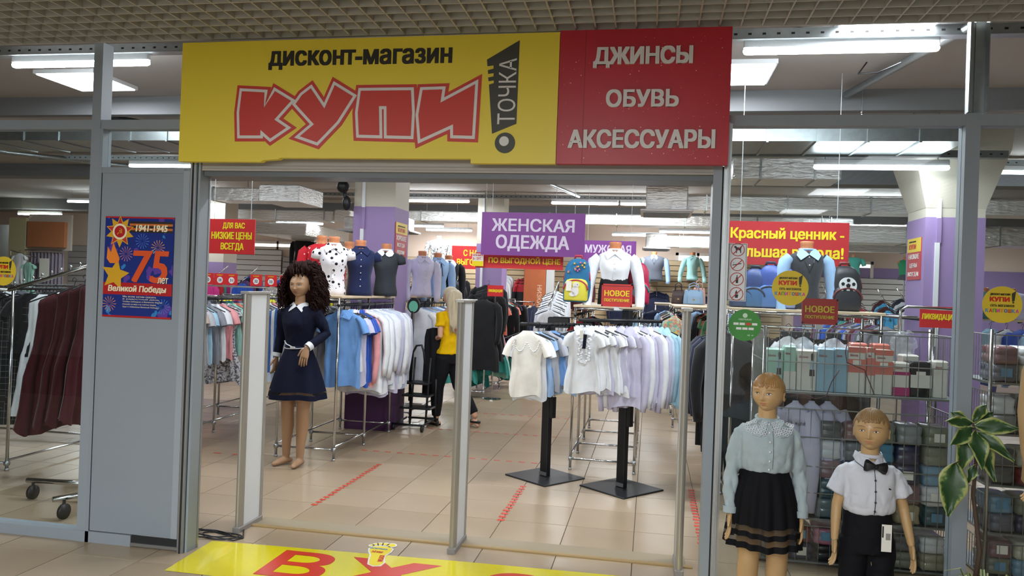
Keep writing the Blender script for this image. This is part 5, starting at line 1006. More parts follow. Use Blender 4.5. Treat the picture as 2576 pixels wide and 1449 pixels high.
# ---------- boy mannequin ----------
def boy():
    X,Y=1.057,3.93; t=thing('child_mannequin','boy mannequin in white short-sleeved shirt with black bow tie and black trousers','mannequin',(X,Y,0),R(2))
    b=MB()
    b.loft([ellr((0,0,z),rx,ry) for z,rx,ry in ((.47,.098,.078),(.50,.10,.08),(.54,.103,.080),(.62,.095,.074),(.70,.100,.074),(.78,.104,.070),(.82,.09,.052),(.842,.065,.043),(.86,.042,.04),(.88,.041,.041),(.93,.040,.042),(.95,.04,.042))])
    J=((Vector((-.105,0,.79)),Vector((-.142,0,.63)),Vector((-.155,-.03,.475))),(Vector((.105,0,.79)),Vector((.158,0,.64)),Vector((.185,-.04,.475))))
    for sh,el,wr in J: b.tube([sh,sh.lerp(el,.5),el,el.lerp(wr,.4),wr],[.032,.028,.025,.024,.018],12,rnd=True)
    for s in (-1,1): leg(b,(s*.052,0,.44),(s*.058,0,.25),(s*.062,.01,.055),.06,.045,.042,.03,.16)
    B=remesh(b,.007,5); H=MB(); hand(H,J[0][2],(-.02,-.15,-1),(0,-1,0),.13,curl=.3); hand(H,J[1][2],(.10,-.2,-1),(0,-1,0),.13,curl=.18,spread=.25); B.add(H.v,H.f)
    h=.195; hb=head(h,.06); M=HM((0,-.012,.998),R(-24),R(1)); put_head(B,hb,M,h); B.build('body',SKINM,t,world=False,smooth=True)
    face_parts(t,hb,h,M,'#5b5346','#b87f5a','#7d5a3a',False); hair_cap(h,.21,.0,-.28,1.045,7,.035,48,.09,n=240).xf(M).build('hair',mat('matt painted hair','#8a6c45',.4,coat=.15,var=.2,vs=26),t,world=False,smooth=True)
    WS=mat('white shirt cotton','#cfd1d8',.85,bump=.15,bs=200,spec=.25)
    c=MB(); c.loft([ellr((0,0,z),rx,ry,pw=.92) for z,rx,ry in ((.605,.108,.086),(.63,.122,.098),(.66,.122,.103),(.72,.120,.10),(.77,.122,.092),(.805,.116,.080),(.828,.096,.064),(.842,.072,.054),(.855,.055,.05))])
    for s in (-1,1): c.tube([(s*.082,0,.812),(s*.112,0,.785),(s*.135,0,.735),(s*.155,-.005,.69)],[.034,.042,.046,.049],16,0,(1,1))
    c=remesh(c,.0065,5); wrinkle(c,.007,13,8,lambda p:1 if p[2]<.70 or abs(p[0])>.1 else .5,(1.2,1,.7)); c.build('shirt',WS,t,world=False,smooth=True)
    tr=BVHTree.FromPolygons([Vector(v) for v in c.v],c.f)
    def at(x,z,o=.003): r=tr.ray_cast(Vector((x,-1,z)),Vector((0,1,0))); return (x,(r[0].y if r[0] else -.06)-o,z)
    NV=mat('navy trim','#1b2036',.5); q=MB(); zs=[.835-.0115*k for k in range(21)]; q.add([at(x,z,.004) for z in zs for x in (-.001,.0022)],[(2*k,2*k+2,2*k+3,2*k+1) for k in range(20)]); q.build('placket_piping',NV,t,world=False)
    for z in (.775,.725,.675,.632): q=MB(); q.ell(at(0,z,.007),(.005,.004,.005),10,6); q.build('button',NV,t,world=False,smooth=True)
    q=MB(); q.add([at(.062,.742,.004),at(.075,.738,.004),at(.075,.732,.004),at(.062,.736,.004)],[(0,3,2,1)]); q.build('chest_mark',BLACK,t,world=False)
    def coll(dz,w,n,m):
        q=MB()
        for s in (-1,1):
            for i in range(1):
                pts=[(0,-.060,.846),(s*.02,-.05,.868),(s*.052,-.015,.885),(s*.060,.03,.888),(s*.070,.025,.862),(s*.068,-.030,.842),(s*.035,-.078,.818)]
                q.add([(x,y-.002*w,z+dz) for x,y,z in pts]+[(x*.94,y+.004,z+dz) for x,y,z in pts],[tuple(range(7)),tuple(range(13,6,-1))]+[(i,7+i,7+(i+1)%7,(i+1)%7) for i in range(7)])
        q.build(n,m,t,world=False)
    coll(0,1,'collar',WS)
    for s in (-1,1): MB().tube([(s*.037,-.080,.820),(s*.070,-.033,.844),(s*.0725,.025,.864)],.0016,5).build('collar_piping',NV,t,world=False)
    MB().tube([(.047*cos(a),.045*sin(a),.874) for a in [2*PI*i/24 for i in range(25)]],.010,8).build('collar_band',WS,t,world=False,smooth=True)
    q=MB()
    for s in (-1,1): q.loft([[(s*x,y-.092+.004*s,z+.838+k*0) for x,y,z in ((xx,-tt*.0,zz*w_) ,(xx,-tt,zz*w_*.5),(xx,-tt,-zz*w_*.5),(xx,0,-zz*w_))] for xx,zz,w_,tt in ((.002,.011,1,.012),(.018,.018,1,.016),(.038,.028,1,.014),(.050,.030,.9,.010),(.054,.020,.8,.006))])
    for s in (-1,1): pass
    q.ell((0,-.100,.838),(.010,.009,.012),10,8); q.xf(Matrix.Translation((0,0,.838))@Matrix.Rotation(R(8),4,'Y')@Matrix.Translation((0,0,-.838))); q.build('bow_tie',mat('black satin','#121216',.5),t,world=False,smooth='auto')
    TR=mat('black trouser cloth','#101116',.8,bump=.08,bs=90,spec=.2); c=MB(); c.loft([ellr((0,0,z),rx,ry) for z,rx,ry in ((.42,.112,.092),(.50,.118,.096),(.57,.112,.091),(.622,.104,.082))])
    for s in (-1,1): c.tube([(s*.058,0,.48),(s*.064,0,.30),(s*.066,0,.08)],[.072,.062,.058],16)
    c=remesh(c,.007,5); wrinkle(c,.005,9,2); c.build('trousers',TR,t,world=False,smooth=True)
    MB().box(.028,.072,-.118,-.116,.455,.58).build('price_tag',mat('paper tag','#e9e6dc',.6),t,world=False); MB().box(.046,.066,-.1195,-.118,.51,.54).build('barcode',mat('barcode grey','#8f8d88',.6),t,world=False); MB().box(.030,.036,-.1195,-.118,.52,.572).build('tag_print',BLACK,t,world=False)
boy()
# ---------- curly haired adult mannequin ----------
def lady():
    X,Y=-3.02,6.33; t=thing('mannequin','adult mannequin with big curly dark hair in navy dress with white collar and belt','mannequin',(X,Y,0),R(-4))
    b=MB(); b.loft([ellr((0,0,z),rx,ry) for z,rx,ry in ((.80,.145,.10),(.90,.155,.11),(.98,.13,.095),(1.06,.105,.08),(1.15,.12,.09),(1.24,.14,.10),(1.32,.155,.085),(1.37,.13,.06),(1.40,.07,.048),(1.43,.046,.045),(1.50,.044,.046),(1.53,.04,.045))])
    J=((Vector((-.165,0,1.335)),Vector((-.20,.04,1.12)),Vector((-.215,-.0,.935))),(Vector((.165,0,1.335)),Vector((.235,.05,1.16)),Vector((.155,-.14,1.04))))
    for sh,el,wr in J: b.tube([sh,sh.lerp(el,.5),el,el.lerp(wr,.4),wr],[.040,.035,.030,.029,.020],12,rnd=True)
    leg(b,(-.08,0,.84),(-.075,-.02,.46),(-.085,.0,.075),.085,.055,.055,.033,.21,(-.35,-1,0)); leg(b,(.08,0,.84),(.075,-.025,.46),(.06,-.02,.075),.085,.055,.055,.033,.21,(.1,-1,0))
    B=remesh(b,.009,5); H=MB(); hand(H,J[0][2],(-.05,-.1,-1),(0,-1,0),.16); hand(H,J[1][2],(-.12,-.22,-.9),(-1,-.2,.1),.165,curl=.25,spread=.2); B.add(H.v,H.f)
    h=.215; hb=head(h); M=HM((0,-.015,1.575),R(2),R(3)); put_head(B,hb,M,h); SKM=mat('tanned mannequin skin','#b48d6c',.45); B.build('body',SKM,t,world=False,smooth=True); face_parts(t,hb,h,M,'#2e2620','#a0635a','#3a2a20',True,'#54423a')
    HR=mat('dark curly hair','#2a1816',.8,spec=.15,bump=.6,bs=60); b=MB(); rr=random.Random(11)
    rings=[]
    for j in range(19):
        e=-PI/2+.05+(PI-.1)*j/18; ring=[]
        for i in range(32):
            a=2*PI*i/32; x,y,z=sin(a)*cos(e),-cos(a)*cos(e),sin(e); k=1+.16*noise.noise(Vector((x*3,y*3,z*3)))
            fr=max(0,-y); px,py,pz=x*.165*k,y*.135*k+.05,z*.20*k-.03; ring.append((px*(1.0 if z>-.2 else .95),py+(.075*fr if z<.55 else 0),pz))
        rings.append(ring)
    b.loft(rings)
    for q in range(900):
        a=rr.uniform(-PI,PI); z0=rr.uniform(-.16,.165)
        if abs(a)<.85 and z0<.10: continue
        rad=.155*math.sqrt(max(.08,1-((z0+.02)/.215)**2)); x,y=sin(a)*rad,-cos(a)*rad*.8+.03; pts=[]; L=rr.uniform(.07,.17); ph=rr.uniform(0,6)
        for k in range(9): u=k/8; pts.append((x*(1+.34*u)+.012*cos(ph+u*9),y*(1+.25*u)+.012*sin(ph+u*9),z0-L*u*.8+.01*sin(ph+u*14)))
        if abs(a)<.85: pts=[(p[0],p[1]-.02,z0-.03*u) for u,p in enumerate(pts[:3])]
        b.tube(pts,[.0055-.0004*k for k in range(len(pts))],4,rnd=False)
    b.xf(HM((0.01,.0,1.60),R(2))@Matrix.Diagonal((1.14,1.08,1.14,1))).build('hair',HR,t,world=False,smooth=True)
    DR=mat('navy dress crepe','#10142a',.85,bump=.12,bs=120,spec=.2); c=MB(); c.loft([ellr((0,0,z),rx,ry,pw=.95) for z,rx,ry in ((1.03,.118,.093),(1.06,.116,.092),(1.15,.135,.105),(1.24,.155,.122),(1.32,.168,.100),(1.37,.150,.075),(1.395,.10,.06),(1.41,.065,.052))])
    for sh,el,wr in J: c.tube([sh+Vector((-.04*(1 if sh.x>0 else -1),0,.0)),sh,sh.lerp(el,.5),el,el.lerp(wr,.5),el.lerp(wr,.86)],[.045,.056,.054,.046,.042,.037],14)
    c=remesh(c,.009,5); wrinkle(c,.005,12,5,None,(1.6,1.6,.5)); c.build('dress_top',DR,t,world=False,smooth=True)
    n=96; rg=lambda z,rx,ry,a: [((rx+a*sin(q*8)+a*.4*sin(q*5))*cos(q),(ry+a*sin(q*8+.6))*sin(q)*1.0,z+.006*sin(q*4)*(a>.006)) for q in [2*PI*i/n for i in range(n)]]
    MB().loft([rg(*p) for p in ((1.05,.116,.092,0),(1.0,.13,.105,.002),(.9,.17,.14,.006),(.78,.21,.17,.010),(.655,.245,.20,.014))],0,(1,0)).build('dress_skirt',DR,t,world=False,smooth=True)
    MB().loft([rg(*p) for p in ((.655,.245,.20,.014),(.635,.248,.203,.014))],0,(0,0)).build('sheer_band',mat('sheer black band','#141316',.6,alpha=.55),t,world=False,smooth=True)
    MB().loft([rg(*p) for p in ((.635,.248,.203,.014),(.59,.255,.21,.015))],0,(0,0)).build('skirt_hem',DR,t,world=False,smooth=True)
    bl=mat('white belt','#d8dade',.4); q=MB(); q.tube([(.121*cos(a),.097*sin(a),1.035+.012*sin(a*1+.6)) for a in [2*PI*i/32 for i in range(33)]],.008,6,sq=.5).tube([(-.118,-.035,1.085),(-.07,-.09,1.062),(0,-.105,1.04),(.03,-.104,1.03)],.007,6,sq=.5).build('belt',bl,t,world=False,smooth=True); MB().box(-.02,.02,-.112,-.100,1.025,1.045).build('buckle',bl,t,world=False)
    q=MB()
    for s in (-1,1):
        f=[(0,-.066,1.392),(s*.022,-.052,1.412),(s*.055,-.02,1.428),(s*.066,.02,1.425),(s*.088,-.02,1.40),(s*.062,-.088,1.345)]; q.add(f+[(x,y+.006,z-.002) for x,y,z in f],[tuple(range(6)),tuple(range(11,5,-1))]+[(i,6+i,6+(i+1)%6,(i+1)%6) for i in range(6)])
    q.build('collar',bl,t,world=False)
    for sh,el,wr in J: MB().tube([el.lerp(wr,.80),el.lerp(wr,.98)],[.040,.037],14,0,(0,0)).build('cuff',bl,t,world=False,smooth=True)
lady()
# ---------- the woman in the yellow shirt, seen from behind ----------
def woman():
    X,Y=-2.29,8.75; t=thing('person','woman with long blond hair in yellow T-shirt and black trousers carrying black clothes','person',(X,Y,0),R(-122))
    b=MB(); b.loft([ellr((0,0,z),rx,ry) for z,rx,ry in ((.76,.15,.11),(.86,.16,.12),(.94,.135,.10),(1.02,.12,.09),(1.12,.135,.10),(1.22,.15,.10),(1.28,.15,.08),(1.33,.11,.055),(1.36,.06,.045),(1.42,.045,.045),(1.48,.045,.045))])
    J=((Vector((-.155,0,1.285)),Vector((-.20,.03,1.05)),Vector((-.13,-.17,1.02))),(Vector((.155,0,1.285)),Vector((.20,.05,1.04)),Vector((.10,-.17,.98))))
    for sh,el,wr in J: b.tube([sh,sh.lerp(el,.5),el,el.lerp(wr,.4),wr],[.042,.037,.032,.030,.022],12,rnd=True)
    leg(b,(-.08,0,.80),(-.10,.08,.46),(-.16,.30,.13),.085,.055,.055,.035,.22,(0,-1,-.0)); leg(b,(.08,0,.80),(.09,-.09,.44),(.10,-.08,.07),.085,.055,.055,.035,.22)
    B=remesh(b,.009,5); H=MB(); 
    for s,(sh,el,wr) in zip((-1,1),J): hand(H,wr,(-s*.5,-.8,-.1),(0,0,1),.16,curl=.5)
    B.add(H.v,H.f); h=.21; hb=head(h); M=HM((0,-.01,1.50),0,R(6)); put_head(B,hb,M,h); B.build('body',SKIN,t,world=False,smooth=True); face_parts(t,hb,h,M)
    HB=mat('blond hair','#cdbf9f',.5,bump=.5,bs=40,stretch=(3,3,.3),var=.15,vs=12,sheen=.3); hc=hair_cap(h,.22,.05,-.40,1.10,3,.02,40,.03).xf(M)
    c=MB(); c.loft([[(x*rx,.045+ry*y+oy,z) for x,y in [(cos(a)*(1+.05*sin(9*a)),sin(a)) for a in [2*PI*i/40 for i in range(40)]]] for z,rx,ry,oy in ((1.58,.05,.05,0),(1.54,.095,.085,0),(1.46,.105,.08,.01),(1.38,.11,.06,.03),(1.28,.115,.045,.05),(1.18,.105,.035,.06),(1.10,.06,.02,.06),(1.07,.02,.01,.06))])
    hc.add(c.v,c.f); rr=random.Random(2)
    for k in range(60):
        x=rr.uniform(-.10,.10); y=.13+rr.uniform(-.01,.01)-abs(x)*.3; hc.tube([(x*.7,y-.02,1.55),(x,y,1.42),(x*1.08,y+.005,1.28),(x+rr.uniform(-.02,.02),y,1.05+rr.uniform(0,.12))],[.008,.008,.007,.003],4)
    hc.build('hair',HB,t,world=False,smooth=True)
    c=MB(); c.loft([ellr((0,0,z),rx,ry,pw=.95) for z,rx,ry in ((.83,.182,.142),(.92,.158,.122),(1.02,.145,.112),(1.12,.152,.115),(1.22,.165,.115),(1.28,.16,.095),(1.325,.12,.065),(1.35,.07,.052))])
    for sh,el,wr in J: c.tube([sh+Vector((-.04 if sh.x>0 else .04,0,0)),sh,sh.lerp(el,.3),sh.lerp(el,.55)],[.05,.058,.06,.06],14)
    c=remesh(c,.009,5); wrinkle(c,.012,9,1); c.build('t_shirt',YELW,t,world=False,smooth=True)
    text('3-й',.07,.05,(.045,.128,1.15),LETR,t,right=(-1,0,0),world=False,depth=.003); text('этаж',.10,.03,(.05,.128,1.10),LETR,t,right=(-1,0,0),world=False,depth=.003)
    c=MB(); c.loft([ellr((0,0,z),rx,ry) for z,rx,ry in ((.72,.155,.12),(.80,.17,.128),(.86,.165,.125),(.90,.15,.115))])
    for s,k,a in ((-1,(-.10,.08,.46),(-.16,.29,.16)),(1,(.09,-.09,.44),(.10,-.08,.10))): c.tube([(s*.08,0,.80),tuple((Vector((s*.08,0,.80))+Vector(k))/2),k,tuple((Vector(k)+Vector(a))/2),a],[.105,.095,.080,.072,.05],14)
    c=remesh(c,.009,5); c.build('trousers',BLKCLOTH,t,world=False,smooth=True)
    for x,y,z0 in ((-.16,.30,.05),(.10,-.09,.0)):
        MB().loft([[(x+rx*cos(a),y-.04+ry*sin(a),z) for a in [2*PI*i/20 for i in range(20)]] for z,rx,ry in ((z0,.042,.125),(z0+.022,.046,.13))]).build('slipper_sole',BLACK,t,world=False); MB().tube([(x-.045,y-.09,z0+.03),(x-.03,y-.09,z0+.065),(x+.03,y-.09,z0+.065),(x+.045,y-.09,z0+.03)],.012,8).tube([(x-.045,y-.06,z0+.03),(x-.03,y-.06,z0+.072),(x+.03,y-.06,z0+.072),(x+.045,y-.06,z0+.03)],.012,8).build('slipper_strap',mat('striped strap','#d5d5d5',.5),t,world=False)
woman()
g=MB(); g.loft([[(-2.45+.05*(1.1-z)*-1+rx*cos(a)*(1+.10*sin(5*a+z*3)),8.66+ry*.6*sin(a)*(1+.35*sin(6*a+z*5)),z+.03*sin(a*3+1)*(z<.4)) for a in [2*PI*i/36 for i in range(36)]] for z,rx,ry in ((1.13,.03,.08),(1.11,.09,.10),(1.02,.105,.08),(.8,.10,.06),(.55,.10,.06),(.34,.095,.06))],0,(1,1))
tag(g.build('carried_clothes',BLKCLOTH,smooth=True),'black clothes carried over the arm of the blond woman','clothes')
# arm of a further mannequin at the right edge
t=thing('partial_mannequin','tanned mannequin arm hanging at the right edge of the photo','mannequin',(1.75,3.93,.8)); b=MB().tube([(1.80,3.95,1.42),(1.755,3.95,1.30),(1.735,3.95,1.12),(1.74,3.93,.95),(1.735,3.90,.86)],[.045,.042,.034,.030,.020],14,rnd=True); hand(b,(1.735,3.90,.86),(-.03,-.15,-1),(0,-1,0),.15); b.build('arm',SKINM,t,smooth=True)
MB().loft([[(1.84+rx*cos(a),3.95+ry*sin(a),z) for a in [2*PI*i/24 for i in range(24)]] for z,rx,ry in ((0,.10,.09),(.02,.10,.09),(.03,.03,.03),(.5,.02,.02),(.7,.03,.03),(.8,.11,.09),(1.0,.10,.08),(1.2,.12,.09),(1.42,.11,.07),(1.46,.05,.05),(1.55,.045,.045))]).build('body_form',SKINM,t,smooth=True)
# ================= WIRE BASKET RACKS, PACKS, BAGS, PLANTS =================
WIRE=mat('zinc wire','#9ea19f',.35,.8); PAPER=mat('paper tag','#e9e6dc',.6)
def wires(b,x0,x1,y,z0,z1,step,hz=(),r=.0022):
    x=x0
    while x<=x1+.001: b.tube([(x,y,z0),(x,y,z1)],r,4); x+=step
    for z in hz: b.tube([(x0,y-.003,z),(x1,y-.003,z)],r*1.7,6)
def basket_rack(label,x0,x1,y0,y1,tiers,step=.066):
    """tiers: (bottom, top, extra horizontal wires)"""
    t=thing('wire_basket_rack',label,'basket rack',((x0+x1)/2,y0,0)); zt=max(q[1] for q in tiers)
    for x in (x0,x1):
        for y in (y0,y1): MB().tube([(x,y,0),(x,y,zt+.03)],.011,8).build('post',CHROME,t,smooth=True)
    for z0,z1,hz in tiers:
        b=MB(); wires(b,x0+.02,x1-.02,y0,z0,z1,step,(z0,z1)+hz); b.build('front_grid',WIRE,t)
        b=MB()
        for x in (x0,x1):
            y=y0
            while y<=y1: b.tube([(x,y,z0),(x,y,z1)],.0022,4); y+=step*.6
            for z in (z0,z1)+hz: b.tube([(x,y0,z),(x,y1,z)],.0035,5)
        b.build('side_grid',WIRE,t); MB().bbox(x0,x1,y0+.01,y1,z0-.012,z0,.003).build('shelf_tray',STEEL,t)
    return t
basket_rack('tall wire basket rack full of packed clothes behind the girl and boy mannequins',.70,1.80,4.92,5.42,[(1.045,1.41,(1.225,)),(.285,.945,(.775,.60,.44)),(.02,.24,())])
basket_rack('second wire basket rack of packed clothes right of the right glass post',1.98,3.2,4.95,5.45,[(1.16,1.44,()),(.86,1.10,()),(.56,.80,(.68,)),(.28,.50,()),(.02,.22,())],.06)
tag(MB().tube([(1.58,5.3,1.41),(1.58,5.3,1.56),(1.62,5.3,1.585),(1.92,5.3,1.575),(1.92,5.3,1.43),(1.97,5.3,1.28)],.009,8).build('cart_handle',CHROME,smooth=True),'chrome cart frame rising behind the basket rack beside the clearance card','cart')
def film(h): return mat('glossy pack '+h,h,.28,bump=.25,bs=18,var=.06,vs=10,coat=.4)
# upright packs in the upper basket
def pack(label,x,w,z0,h,m,y=5.0,d=.10,bands=(),wrap=True,extra=None):
    t=thing('clothes_pack',label,'package',(x,y,z0)); MB().bbox(-w/2,w/2,0,d,0,h,.008).build('pack_body',m,t,world=False)
    for a,b_,mm in bands: MB().box(-w/2-.001,w/2+.001,-.0015,.01,h*a,h*b_).build('printed_band',mm,t,world=False)
    if extra=='girl':
        g=MB(); s=w*.9
        for P,k in (([(.20,.90),(.30,.93),(.38,.88),(.37,.74),(.22,.74)],0),([(.18,.74),(.40,.74),(.42,.52),(.16,.52)],1),([(.15,.52),(.42,.52),(.44,.36),(.14,.36)],0),([(.22,.36),(.36,.36),(.34,.06),(.24,.06)],2)):
            g.prism([(u*s,v*h) for u,v in P],-.003,-.001,k)
        g.build('fashion_print',[mat('print dark','#3a2f30',.6),mat('print blue','#a8c4d2',.6),mat('print grey','#b9b6b2',.6)],t,world=False)
    if extra=='label': MB().box(-w*.25,w*.2,-.004,-.001,h*.62,h*.72).build('barcode_label',PAPER,t,world=False)
    text('Школа',w*.45,h*.05,(-w*.42,-.0035,h*.8),mat('print rose','#a8484a',.6),t,world=False,depth=.0004)
    return t
MN,WHP,LB,CO=film('#a9d3c4'),film('#dcd9cf'),film('#93b8cc'),film('#d9796a')
Lx=[('mint green flat pack with a figure print at the left of the upper basket',.775,.10,.25,MN,(),'girl'),('second mint green flat pack in the upper basket',.865,.07,.27,MN,((.0,.42,WHP),),None),('white pack with fashion print beside the mint packs',.965,.115,.25,WHP,(),'girl'),('light blue flat pack left of the coral ones',1.075,.10,.265,LB,(),None),('second light blue flat pack touching the coral pack',1.165,.075,.27,LB,(),None),('coral and white pack with barcode at left',1.255,.10,.28,WHP,((.45,.74,CO),(.88,1.0,CO)),'label'),('narrow coral and white pack in the middle',1.335,.045,.28,WHP,((.40,.78,CO),(.9,1.0,CO)),None),('coral and white pack with barcode at right',1.41,.10,.27,WHP,((.45,.74,CO),(.88,1.0,CO)),'label'),('white pack with magenta lining right of the coral ones',1.51,.09,.20,WHP,((.0,.25,film('#b2246e')),(.62,.72,film('#b2246e'))),None),('black and white pack with round corner in the upper basket',1.62,.115,.21,film('#1d1a22'),((.25,.62,WHP),),'label'),('white pack at the right end of the upper basket',1.73,.08,.22,WHP,(),None)]
for lb,x,w,h,m,bands,ex in Lx: pack(lb,x,w,1.047,h,m,bands=bands,extra=ex)
for k,(x,m) in enumerate(((.80,WHP),(.92,WHP),(1.03,LB),(1.14,LB),(1.30,CO),(1.43,CO),(1.60,WHP))): pack('%s pack in the rear row of the upper basket'%('white leftmost','white second','light blue left','light blue right','coral left','coral right','white rightmost')[k],x,.10,1.047,.30 if k in(4,5) else .24,m,5.14)
b=MB(); rr=random.Random(3); b.ell((1.53,5.05,1.36),(.075,.05,.075),20,14); b.v=[(x+.02*noise.noise(Vector((x,y,z))*40),y+.02*noise.noise(Vector((y,z,x))*40),z+.03*noise.noise(Vector((z,x,y))*30)) for x,y,z in b.v]
tag(b.build('plastic_bag',WRAP),'crumpled clear plastic bag on top of the packs in the upper basket','bag')
for k,(x,r) in enumerate(((.90,0),(.99,.1),(1.18,.05))):
    garment('blouse',C['white'],'white %s hung over the packs of the upper basket'%('blouse with black collar on the left','blouse second from left','blouse before the coral packs')[k],(x,5.3,1.43),r,k,.55,None,True,C['black'])
tag(MB().tube([(.72,5.3,1.425),(1.78,5.3,1.425)],.006,6).build('cross_rod',CHROME),'thin chrome rod along the back of the upper basket','rod')
# folded packs filling the lower baskets: every pack its own thing
rr=random.Random(9)
PALS=[('white','#d5d7da'),('grey','#7d7f80'),('black','#1e1e22'),('beige','#a79a78'),('navy','#22264a'),('dark red','#6e1f2c'),('light blue','#5e93b4'),('olive','#6f7250'),('pink','#b04f76'),('charcoal','#34363a'),('cream','#bdb79f'),('teal','#2f5560')]
def fold_mesh(w,d,h,seed):
    b=MB(); R_=random.Random(seed); rings=[]
    for z,i in ((0,.012),(h*.12,0),(h*.45,.004),(h*.5,.008),(h*.55,.004),(h*.9,.0),(h,.018)):
        rings.append([(p[0]+R_.uniform(-.003,.003),p[1],p[2]+R_.uniform(-.003,.003)) for p in ellr((0,0,z),w/2-i,d/2-i,20,.35)])
    return b.loft(rings).mesh('folded_cloth',[WHITE],True)
FM=[fold_mesh(.145,.22,.105,k) for k in range(4)]; FW=fold_mesh(.150,.225,.108,11); FW.materials[0]=WRAP
rown='lowest bottom lower middle upper top'.split()
def fill(where,x0,x1,y,z0,nx,nz,dz,sx=1,pal=PALS,first=0):
    for r_ in range(nz):
        for c_ in range(nx):
            n,h=pal[rr.randrange(len(pal))]; x=x0+(x1-x0)*(c_+.5)/nx
            t=thing('folded_clothes','folded %s clothes pack, %s column, layer %s, %s'%(n,ORD[c_],('one','two','three','four','five','six')[r_],where),'folded clothes',(x+rr.uniform(-.004,.004),y+rr.uniform(-.015,.01),z0+r_*dz),rr.uniform(-.06,.06),'folded packs, '+where)
            o=link(FM[rr.randrange(4)],'folded_cloth',t); setm(o,film(h)); o.scale=(sx,1,dz/.108)
            if rr.random()<.6: w=link(FW,'wrap',t); w.scale=(sx,1,dz/.108)
            if rr.random()<.35: MB().box(-.03,.03,-.116,-.114,.03,.08).build('paper_band',PAPER if rr.random()<.6 else film('#5e93b4'),t,world=False)
fill('main lower basket',.73,1.78,5.06,.288,7,5,.118)
fill('floor basket',.73,1.78,5.06,.022,7,2,.10)
for k,(a,n) in enumerate(((1.165,2),(.865,2),(.565,2),(.285,2),(.025,2))): fill('right basket tier %s'%('top','two','three','four','floor')[k],2.0,3.18,5.08,a,8,n,.105,.98,[p for p in PALS if p[0] not in('pink',)] )
for k in range(3): garment('shirt',C['lilac'],'pale lilac shirt hung under the upper basket, %s'%('nearest the girl','in the middle','rightmost')[k],(.90+.10*k,4.97+.03*k,1.04),R(8*k-10),k,.5,None,False)
for lb,P in (('dark red wire tangle hanging on the basket front by the girl',[(.86,4.90,1.02),(.93,4.895,1.035),(1.0,4.895,1.01),(1.06,4.895,1.03),(1.09,4.90,1.12),(1.13,4.9,1.19)]),('thin dark red cord hanging across the coral packs',[(1.18,4.9,1.41),(1.16,4.895,1.30),(1.17,4.89,1.24),(1.27,4.89,1.20),(1.33,4.9,1.06)])): cable(lb,P,.0028,mat('dark red cord','#5a1a20',.6))
# ---------- bags ----------
def backpack(label,x,y,z,w,h,rz,mbody,mfront,trim,pr=None,d=.16):
    t=thing('backpack',label,'backpack',(x,y,z),rz); 
    def rr_(z,k,y0=0,dd=d): return [(w/2*k*math.copysign(abs(cos(a))**.5,cos(a)),y0+dd/2*math.copysign(abs(sin(a))**.55,sin(a))*min(1,k*1.15),z) for a in [2*PI*i/28 for i in range(28)]]
    MB().loft([rr_(zz*h,k) for zz,k in ((0,.90),(.03,.98),(.3,1.0),(.6,.97),(.8,.86),(.92,.66),(.98,.42),(1,.2))]).build('pack_body',mbody,t,world=False,smooth=True)
    MB().loft([rr_(zz*h,k*.84,-d*.42,d*.45) for zz,k in ((.03,.9),(.06,1.0),(.3,1.0),(.44,.95),(.50,.8),(.53,.5))]).build('front_pocket',mfront,t,world=False,smooth=True)
    MB().tube([(w/2*.90*cos(a),-d*.30,h*.50+h*.42*sin(a)) for a in [PI*i/16 for i in range(17)]],.010,8).tube([(w/2*.86*cos(a),-d*.60,.28*h+h*.22*sin(a)) for a in [PI*i/16 for i in range(17)]],.007,8).build('piping',trim,t,world=False,smooth=True)
    MB().tube([(-.035,0,h*.98),(-.03,0,h*1.06),(.03,0,h*1.06),(.035,0,h*.98)],.011,8).build('top_handle',trim,t,world=False,smooth=True)
    for s in (-1,1): MB().tube([(s*w*.3,d*.5,h*.92),(s*w*.34,d*.72,h*.6),(s*w*.32,d*.62,h*.2),(s*w*.28,d*.5,h*.08)],.018,8,sq=.4).build('strap',trim,t,world=False,smooth=True)
    y0=-d*.66
    if pr=='rabbit':
        g=MB(); 
        for c,rx,rz_ in (((.0,.10),.032,.045),((.005,.155),.03,.026),((-.025,.07),.03,.02)): g.prism(circ(c[0],c[1],rx,20,rz_),y0-.002,y0+.02,0)
        g.prism([(-.005,.17),(-.03,.125),(-.042,.085),(-.03,.10),(-.012,.15)],y0-.003,y0+.01,0); g.prism(circ(.018,.16,.004,8),y0-.004,y0,1); g.build('rabbit_print',[mat('print grey white','#dedad6',.5),BLACK],t,world=False)
        g=MB(); rq=random.Random(2)
        for k in range(14): 
            x_,z_=rq.uniform(-.08,.08),rq.uniform(.27,.36); g.prism(star(x_,z_,.011,.005,5,90,1),-d*.5-.012,-d*.3,k%2)
        g.build('star_print',[mat('print gold','#e8c04a',.5),mat('print pink','#d87aa8',.5)],t,world=False)
        MB().box(-.085,-.035,y0-.008,y0-.006,.10,.19).build('hang_tag',PAPER,t,world=False)
    if pr=='ball':
        g=MB(); g.prism(circ(0,.19,.062,28),-d*.62,-d*.3,0); 
        for a in range(5): g.prism(star(.040*cos(R(90+72*a)),.19+.040*sin(R(90+72*a)),.014,.0114,5,90+72*a,1),-d*.62-.002,-d*.5,1)
        g.prism(star(0,.19,.018,.0146,5,90,1),-d*.62-.002,-d*.5,1); g.build('football_print',[WHITEP,BLACK],t,world=False)
    if pr=='dot': MB().prism(circ(0,.11,.05,20),y0-.002,y0+.02).build('round_patch',mat('patch grey','#8fa0b4',.5),t,world=False); MB().prism(circ(.01,.06,.02,16),y0-.003,y0+.02).build('round_patch',mat('patch orange','#e08a3a',.5),t,world=False)
    return t
BG=lambda h:mat('bag fabric '+h,h,.5,bump=.1,bs=60)
